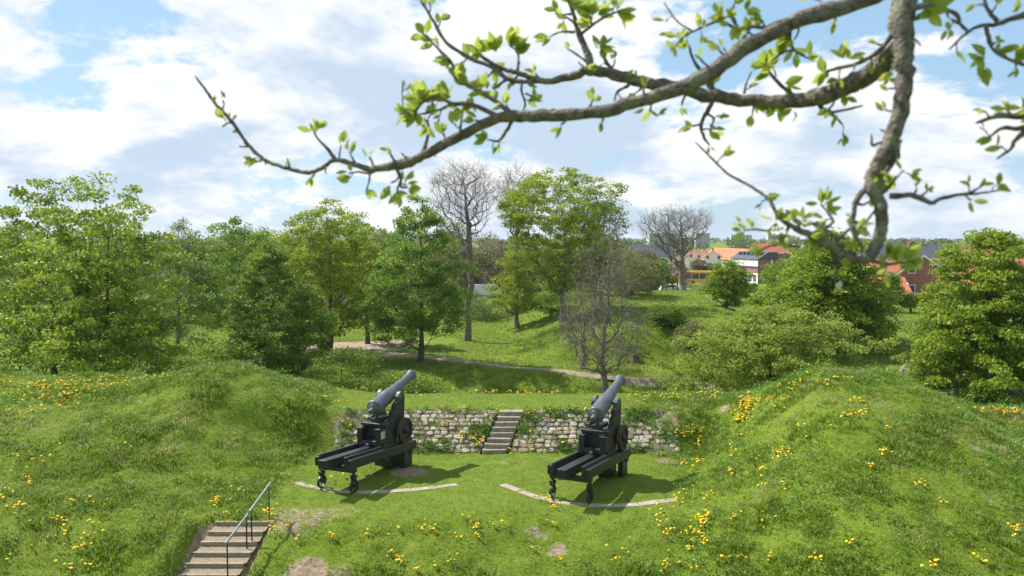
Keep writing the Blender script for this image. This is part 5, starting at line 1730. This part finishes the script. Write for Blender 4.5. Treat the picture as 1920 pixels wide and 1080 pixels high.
TW = [([(1112, 134), (1098, 92), (1082, 55), (1076, 28), (1062, -8)], 19, 8, 2.03, 2.05), ([(1021, 152), (975, 152), (951, 148), (930, 130), (881, 109), (838, 81), (814, 42), (786, -6)], 12, 7, 2.06, 2.12),
      ([(960, 214), (930, 190), (900, 172), (874, 158), (858, 145), (845, 115), (828, 98), (795, 64)], 13, 5, 1.9, 1.97), ([(935, 219), (885, 196), (848, 194), (820, 182), (795, 190), (775, 214)], 12, 5, 1.9, 1.95),
      ([(848, 195), (825, 205), (790, 214), (765, 214)], 8, 3, 1.92, 1.95), ([(969, 134), (972, 118), (970, 97), (955, 85)], 8, 4, 2.08, 2.1), ([(951, 148), (935, 160), (925, 168)], 8, 4, 2.06, 2.06), ([(980, 152), (978, 170), (985, 195), (980, 208)], 7, 4, 2.06, 2.04), ([(985, 175), (1000, 182), (1006, 186)], 5, 3, 2.05, 2.05),
      ([(960, 226), (950, 245), (935, 264), (915, 262)], 10, 4, 1.9, 1.92), ([(1165, 145), (1145, 128), (1132, 108), (1127, 90)], 11, 6, 2.02, 2.03), ([(1180, 160), (1158, 172), (1152, 190)], 8, 4, 2.01, 2.0), ([(1090, 210), (1105, 200), (1112, 186)], 8, 4, 1.85, 1.86),
      ([(790, 293), (800, 265), (803, 235), (795, 222)], 11, 5, 1.98, 1.99), ([(862, 252), (865, 225), (868, 205)], 7, 4, 1.94, 1.94), ([(755, 172), (757, 150)], 3, 2, 2.0, 2.0), ([(757, 206), (754, 180), (755, 150)], 3.5, 2, 2.0, 2.0),
      ([(1080, 45), (1058, 30), (1040, 25)], 6, 3, 2.04, 2.05), ([(1092, 62), (1120, 40), (1150, 25), (1165, 22)], 8, 4, 2.04, 2.05), ([(1078, 60), (1050, 60), (1030, 70)], 7, 3, 2.03, 2.05), ([(1115, 128), (1090, 108), (1065, 92)], 8, 4, 2.03, 2.03),
      ([(630, 300), (612, 277), (600, 265), (588, 248)], 10, 4, 2.05, 2.06), ([(668, 309), (660, 295), (655, 283)], 6, 3, 2.04, 2.04), ([(636, 298), (637, 285), (640, 272)], 5, 3, 2.05, 2.05), ([(708, 318), (692, 325), (672, 322), (655, 325)], 7, 4, 2.02, 2.02), ([(694, 325), (692, 340), (686, 360)], 6, 3, 2.02, 2.02),
      ([(745, 318), (752, 335), (752, 350), (765, 352)], 11, 4, 2.0, 2.0), ([(752, 338), (745, 355), (748, 365)], 7, 3, 2.0, 2.0),
      ([(1668, 368), (1716, 367), (1745, 380), (1768, 371), (1815, 362), (1840, 350)], 15, 5, 1.66, 1.6), ([(1800, 365), (1840, 362), (1877, 356)], 8, 4, 1.62, 1.6), ([(1660, 360), (1680, 335), (1695, 318)], 7, 3, 1.65, 1.63), ([(1632, 345), (1606, 375), (1600, 405), (1600, 435), (1618, 465)], 15, 8, 1.66, 1.65),
      ([(1686, 262), (1676, 300), (1654, 335), (1650, 352)], 13, 9, 1.65, 1.65), ([(1672, 262), (1650, 268), (1636, 272), (1634, 252)], 9, 5, 1.66, 1.67), ([(1668, 250), (1650, 243)], 8, 4, 1.66, 1.67), ([(1664, 355), (1640, 372), (1618, 385)], 8, 5, 1.65, 1.66), ([(1640, 395), (1625, 415), (1612, 430)], 6, 3, 1.65, 1.66),
      ([(1519, 440), (1545, 428), (1562, 416), (1552, 398), (1538, 382)], 10, 4, 1.68, 1.7), ([(1562, 462), (1580, 440), (1600, 425)], 10, 6, 1.67, 1.66), ([(1457, 420), (1440, 432), (1415, 430), (1395, 432)], 9, 4, 1.69, 1.72), ([(1480, 424), (1462, 455), (1440, 462), (1425, 470)], 9, 4, 1.69, 1.7), ([(1566, 478), (1570, 500), (1566, 524)], 9, 7, 1.67, 1.68),
      ([(1628, 484), (1655, 494), (1680, 494), (1700, 490)], 11, 5, 1.65, 1.63), ([(1530, 442), (1500, 462), (1478, 460)], 8, 4, 1.68, 1.7), ([(1600, 482), (1560, 440), (1525, 420), (1505, 412)], 13, 5, 1.66, 1.69),
      ([(1676, 60), (1650, 95), (1610, 118), (1570, 128), (1548, 135)], 14, 6, 1.68, 1.75), ([(1605, 118), (1600, 132)], 6, 3, 1.7, 1.7), ([(1484, 42), (1480, 70), (1490, 95), (1512, 108)], 11, 5, 1.82, 1.85), ([(1490, 92), (1465, 100), (1440, 120)], 8, 4, 1.84, 1.86), ([(1495, 185), (1470, 165), (1450, 145), (1440, 130)], 11, 5, 1.9, 1.92),
      ([(1335, 192), (1322, 215), (1314, 235), (1320, 258), (1330, 272)], 12, 5, 1.96, 1.95), ([(1322, 212), (1338, 222), (1334, 236)], 7, 4, 1.96, 1.96), ([(1532, 190), (1545, 208), (1565, 218), (1581, 236)], 12, 4, 1.86, 1.86), ([(1555, 212), (1590, 205), (1617, 198)], 9, 4, 1.86, 1.86),
      ([(1340, 170), (1322, 145), (1300, 112), (1292, 85)], 11, 5, 1.97, 1.99), ([(1455, 60), (1420, 50), (1385, 55), (1350, 40), (1315, 52), (1280, 70), (1266, 88)], 10, 3, 1.82, 1.9), ([(1385, 55), (1372, 30), (1380, -5)], 7, 4, 1.83, 1.85), ([(1300, 60), (1270, 40), (1245, 5)], 5, 3, 1.88, 1.9), ([(1395, 175), (1400, 155), (1410, 132)], 7, 3, 1.94, 1.95),
      ([(2050, 150, ), (1990, 205), (1920, 218), (1870, 218), (1832, 230)], 20, 8, 1.55, 1.6), ([(1960, 215), (1915, 240), (1880, 240), (1855, 258)], 15, 6, 1.56, 1.6), ([(1930, 240), (1905, 262), (1895, 280), (1870, 297)], 12, 5, 1.57, 1.6),
      ([(2060, -20), (1960, 20), (1913, 30), (1870, 45), (1840, 48), (1812, 62), (1780, 92)], 18, 5, 1.6, 1.7), ([(1848, 48), (1855, 75), (1868, 98), (1920, 122), (1960, 130)], 10, 8, 1.64, 1.6), ([(1870, 40), (1850, 15), (1846, -10)], 10, 8, 1.62, 1.62), ([(1815, 60), (1800, 45), (1788, 40)], 9, 5, 1.66, 1.66), ([(1700, 20), (1740, 10), (1790, 25), (1800, 45)], 16, 8, 1.66, 1.66)]
for pts, w0, w1, d0, d1 in TW:
    bough(wp(pts, w0, w1, d0, d1), 'twig', 4, .10)

# short fruiting spurs with buds along boughs and twigs
SPUR_TIPS = []
for sp_list, step in ((SPINE, 75), (SPINE2, 60)):
    for path in list(sp_list):
        for (a0, b0, w0, d0), (a1, b1, w1, d1) in zip(path[:-1], path[1:]):
            L_ = math.hypot(a1 - a0, b1 - b0)
            if a0 > 1990 or b0 < -60: continue
            for k in range(int(L_ / step + rb.random())):
                t = rb.random()
                x, y, w, d = a0 + (a1 - a0) * t, b0 + (b1 - b0) * t, w0 + (w1 - w0) * t, d0 + (d1 - d0) * t
                an = math.atan2(b1 - b0, a1 - a0) + rb.choice((-1, 1)) * rb.uniform(.7, 1.5)
                ln = rb.uniform(8, 17) + w * .45
                kx, ky = x + math.cos(an) * ln * .6, y + math.sin(an) * ln * .6
                an2 = an + rb.uniform(-.7, .7)
                ex, ey = kx + math.cos(an2) * ln * .5, ky + math.sin(an2) * ln * .5
                dd0 = rb.uniform(-.03, .03)
                bough([(x, y, min(w * .6, 8), d), (kx, ky, min(w * .45, 5.5), d + dd0 * .6), (ex, ey, 4.2, d + dd0)], 'spur', 3, .16)
                if rb.random() < .9: SPUR_TIPS.append((ex, ey, d + dd0, math.degrees(math.atan2(-(ey - ky), ex - kx))))

# trunk, off to the right of the view, rooted on the camera's mound
bt = bmesh.new()
tp = [(0, 0, -.2), (-.05, .05, .7), (-.15, .2, 1.4)]
j1 = depth(2150, -420, 2.1) - AO; j2 = depth(2000, -500, 1.9) - AO
for pth, ra in (([Vector(t) for t in tp], (.17, .13, .11)), ([Vector(tp[-1]), (Vector(tp[-1]) + j1) / 2 + Vector((0, 0, .05)), j1], (.10, .07, .042)), ([Vector(tp[-1]), (Vector(tp[-1]) + j2) / 2 + Vector((0, 0, .08)), j2], (.09, .07, .06)),
                ([Vector(tp[-1]), depth(2050, 150, 1.55) - AO], (.06, .012)), ([Vector(tp[-1]), depth(2060, -20, 1.6) - AO], (.05, .01)), ([Vector(tp[-1]), depth(1960, 130, 1.6) - AO], (.04, .008))):
    for a, b, r1, r2 in zip(pth[:-1], pth[1:], ra[:-1], ra[1:]):
        cyl_between(bt, a, b, r1, 12, r2)
obj_bm('trunk', bt, M['apple_bark'], apple, True)


def apple_leaf(seed):
    r = random.Random(seed)
    L_, W_ = 1.0, r.uniform(.40, .56)
    prof = [(0, .03), (.15, .55), (.38, 1.0), (.62, .92), (.84, .5), (1.0, .02)]
    fold, curl = r.uniform(.18, .5), r.uniform(-.25, .35)
    V = []
    for t, w in prof:
        z = curl * t * t * .6
        for s in (-1, 0, 1):
            V.append((s * w * W_ / 2, t * L_, z + abs(s) * fold * w * W_ / 2))
    Q = [(i * 3 + k, i * 3 + k + 1, (i + 1) * 3 + k + 1, (i + 1) * 3 + k) for i in range(len(prof) - 1) for k in range(2)]
    me = bpy.data.meshes.new('leaf'); me.from_pydata(V, [], Q); me.polygons.foreach_set('use_smooth', [True] * len(Q))
    a = me.attributes.new('rnd', 'FLOAT', 'FACE'); v = r.uniform(0, 1); a.data.foreach_set('value', [v] * len(Q))
    me.materials.append(M['apple_leaf'])
    return me


LM = [apple_leaf(i) for i in range(14)]
# clusters: px, py, distance, leaf count, leaf length px, main direction (deg, 90 = up in the picture), spread
CL = [(588, 248, 2.06, 3, 34, 120, 55), (655, 283, 2.04, 3, 36, 80, 50), (640, 272, 2.05, 2, 32, 100, 40), (655, 325, 2.02, 3, 26, 150, 80), (686, 358, 2.02, 2, 26, -90, 60), (748, 362, 2.0, 6, 34, -80, 80), (765, 350, 2.0, 3, 28, -20, 60), (733, 352, 2.0, 3, 30, -120, 50),
      (470, 278, 2.12, 1, 16, 100, 30), (500, 300, 2.1, 1, 14, -80, 40), (432, 222, 2.14, 2, 16, 60, 60), (400, 190, 2.15, 2, 18, 100, 70), (540, 313, 2.08, 1, 16, 110, 40), (450, 245, 2.13, 1, 16, 170, 40),
      (793, 190, 1.95, 9, 48, 110, 110), (780, 212, 1.95, 6, 46, -150, 90), (815, 182, 1.94, 5, 42, 60, 70), (800, 235, 1.96, 4, 36, -100, 60), (765, 214, 1.95, 3, 40, 180, 50), (840, 185, 1.93, 4, 36, 80, 60), (770, 178, 1.97, 2, 28, 150, 50),
      (795, 64, 1.97, 6, 34, 120, 80), (812, 80, 1.97, 3, 30, 180, 60), (858, 145, 1.93, 4, 38, 60, 80), (874, 158, 1.93, 6, 42, 60, 90), (900, 172, 1.92, 5, 40, 30, 80), (880, 180, 1.92, 4, 38, -60, 80), (845, 115, 1.95, 3, 32, 190, 60),
      (898, 102, 2.1, 5, 38, 100, 70), (881, 108, 2.1, 3, 34, 70, 60), (930, 95, 2.09, 5, 40, 90, 80), (955, 85, 2.1, 6, 42, 80, 80), (970, 96, 2.09, 4, 38, 50, 60), (925, 130, 2.09, 3, 30, -40, 80), (1006, 186, 2.05, 2, 22, 40, 60), (985, 150, 2.06, 1, 26, -30, 30),
      (915, 262, 1.92, 4, 30, 190, 80), (930, 266, 1.92, 3, 26, -60, 60), (868, 206, 1.94, 3, 30, 60, 60), (925, 168, 2.06, 3, 30, 0, 80), (1112, 186, 1.86, 3, 26, 80, 50), (1030, 213, 1.86, 1, 28, 0, 20),
      (1062, 0, 2.05, 7, 36, 90, 110), (1090, 20, 2.04, 9, 36, 60, 100), (1120, 25, 2.05, 7, 36, 70, 90), (1160, 20, 2.05, 6, 36, 20, 90), (1040, 25, 2.05, 3, 30, 150, 60), (1030, 68, 2.05, 4, 30, 170, 80), (1105, 45, 2.04, 5, 34, 100, 90),
      (1127, 88, 2.03, 5, 38, 60, 80), (1065, 92, 2.03, 2, 22, 150, 50), (1175, 145, 2.0, 2, 24, 80, 40), (1195, 148, 2.0, 2, 20, 60, 50),
      (1266, 86, 1.9, 4, 24, 210, 80), (1285, 68, 1.89, 4, 24, 160, 80), (1315, 52, 1.87, 4, 28, 60, 90), (1350, 40, 1.85, 5, 30, 60, 90), (1378, 5, 1.85, 4, 30, 80, 80), (1292, 85, 1.99, 3, 28, 130, 60), (1385, 52, 1.83, 4, 30, -30, 80), (1400, 20, 1.84, 4, 30, 40, 80), (1345, 20, 1.85, 3, 24, 90, 80),
      (1440, 120, 1.86, 7, 40, 120, 90), (1465, 100, 1.85, 6, 40, 100, 90), (1512, 106, 1.85, 6, 36, 40, 90), (1490, 95, 1.84, 4, 38, -70, 70), (1440, 135, 1.92, 5, 36, 150, 80), (1475, 160, 1.9, 5, 36, -60, 80), (1548, 135, 1.75, 6, 32, 150, 90), (1580, 105, 1.74, 5, 34, 80, 80), (1600, 110, 1.72, 4, 30, 40, 70), (1480, 70, 1.83, 3, 36, 180, 60),
      (1420, 190, 1.93, 4, 28, -80, 70), (1450, 200, 1.92, 4, 28, -80, 80), (1490, 205, 1.9, 3, 26, -90, 60), (1590, 180, 1.8, 3, 30, -80, 60), (1334, 238, 1.96, 3, 24, 0, 80), (1330, 272, 1.95, 2, 18, -90, 50), (1410, 132, 1.95, 2, 24, 70, 40),
      (1395, 432, 1.72, 3, 30, 160, 70), (1415, 428, 1.71, 2, 30, 100, 50), (1440, 372, 1.71, 3, 28, 60, 50), (1425, 470, 1.7, 3, 34, 190, 60), (1455, 410, 1.7, 6, 32, 80, 90), (1480, 415, 1.69, 5, 30, 60, 90), (1505, 410, 1.69, 4, 30, 90, 80), (1538, 382, 1.7, 5, 36, 110, 70), (1552, 396, 1.7, 3, 32, 30, 60), (1470, 440, 1.69, 4, 34, -70, 80), (1600, 425, 1.66, 4, 30, 60, 80), (1520, 450, 1.68, 4, 28, -100, 80),
      (1700, 488, 1.63, 6, 46, 30, 110), (1680, 490, 1.64, 4, 44, 110, 80), (1660, 494, 1.64, 3, 34, -150, 60), (1690, 500, 1.63, 2, 40, -30, 40), (1612, 430, 1.66, 3, 26, 0, 80), (1645, 415, 1.66, 2, 24, 0, 60),
      (1840, 350, 1.6, 3, 22, 30, 60), (1877, 356, 1.6, 2, 24, 10, 40), (1895, 215, 1.58, 4, 40, 80, 90), (1920, 205, 1.57, 5, 42, 90, 90), (1860, 258, 1.6, 2, 40, 190, 40), (1846, 110, 1.63, 6, 38, 180, 90), (1870, 98, 1.63, 5, 38, 60, 90), (1900, 110, 1.61, 5, 36, 60, 80), (1850, 130, 1.63, 4, 32, -90, 60),
      (1740, 25, 1.66, 4, 44, -100, 70), (1735, 12, 1.66, 4, 60, 10, 60), (1900, 25, 1.61, 4, 28, 30, 80), (1846, -5, 1.62, 4, 36, 60, 90), (1570, -5, 1.84, 4, 40, 60, 80)]
rl = random.Random(8)
nl = 0
OV = []
CL = [(a, b, c, n_, l_ * .82, g_, sp2) for a, b, c, n_, l_, g_, sp2 in CL] + [(x, y, d, rl.choice((2, 2, 3, 4)), rl.uniform(15, 27), g, 55) for x, y, d, g in SPUR_TIPS]
CL.sort(key=lambda c: -c[4])
for px, py, dd_, cnt, lp, ang_, spr in CL:
    cnt = max(1, round(cnt * .95))
    for k in range(cnt):
        a = R(ang_ + rl.uniform(-1, 1) * spr)
        d3 = Vector((math.cos(a), rl.uniform(-.7, .7), math.sin(a))).normalized()
        me = LM[rl.randrange(14)]
        o = bpy.data.objects.new('leaf', me)
        L_ = lp / F * dd_ * rl.uniform(.75, 1.2)
        up_ = Vector((rl.gauss(0, .6), -1.0 + rl.gauss(0, .6), rl.gauss(0, .7)))
        zax = (up_ - d3 * up_.dot(d3)).normalized()
        xax = d3.cross(zax)
        mt_ = Matrix((xax, d3, zax)).transposed().to_4x4()
        base_ = depth(px + rl.uniform(-5, 5), py + rl.uniform(-5, 5), dd_) - AO
        mloc = Matrix.Translation(base_) @ mt_ @ Matrix.Diagonal((L_, L_, L_, 1)); o.matrix_local = mloc
        nl += 1
        if nl <= 295:
            link(o, apple)
        else:
            OV.append((me, mloc))
rl.shuffle(OV)
if OV:
    V = np.concatenate([np.array([m_ @ v.co for v in me.vertices]) for me, m_ in OV])
    fq = np.array([[v for v in f.vertices] for f in LM[0].polygons])
    fo_ = np.concatenate([fq + 18 * i_ for i_ in range(len(OV))])
    lo_ = mesh_np('small_leaves', V, fo_, M['apple_leaf'], apple, rnd=np.repeat([rl.random() for _ in OV], len(fq)), smooth=True); lo_['kind'] = 'stuff'
# pale flower buds
bm = bmesh.new(); bmesh.ops.create_icosphere(bm, subdivisions=2, radius=1.0)
for v in bm.verts: v.co.z *= 1.35; v.co.x *= .9
mb = bpy.data.meshes.new('bud'); bm.to_mesh(mb); bm.free(); mb.materials.append(M['apple_bud']); mb.polygons.foreach_set('use_smooth', [True] * len(mb.polygons))
for px, py, n in ((1566, 530, 3), (1510, 420, 4), (1525, 410, 3), (1480, 445, 3), (1460, 428, 3), (1545, 415, 3), (1600, 440, 2), (1590, 410, 2), (1655, 480, 2), (1665, 505, 1), (1500, 455, 2), (1550, 440, 2)):
    for k in range(n):
        o = bpy.data.objects.new('bud', mb); s = rl.uniform(.0038, .006)
        o.matrix_local = Matrix.Translation(depth(px + rl.uniform(-9, 9), py + rl.uniform(-9, 9), 1.67 + rl.uniform(-.02, .02)) - AO) @ Matrix.Rotation(rl.uniform(0, 3), 4, 'X') @ Matrix.Diagonal((s, s, s, 1))
        link(o, apple)


# ------------------------------------------------------------------ haze
hz, nt, b_ = new_mat('pale_air')
nt.nodes.remove(b_)
pv_ = nt.nodes.new('ShaderNodeVolumePrincipled')
pv_.inputs['Color'].default_value = (.80, .88, 1.0, 1)
pv_.inputs['Density'].default_value = .00009
pv_.inputs['Anisotropy'].default_value = .2
nt.links.new(pv_.outputs[0], nt.nodes['Material Output'].inputs['Volume'])
hb = box('haze', hz, None, -6100, 6100, -500, 9100, -7.5, 60)
tag(hb, 'thin pale air over the town and far woods', 'haze', kind='stuff')
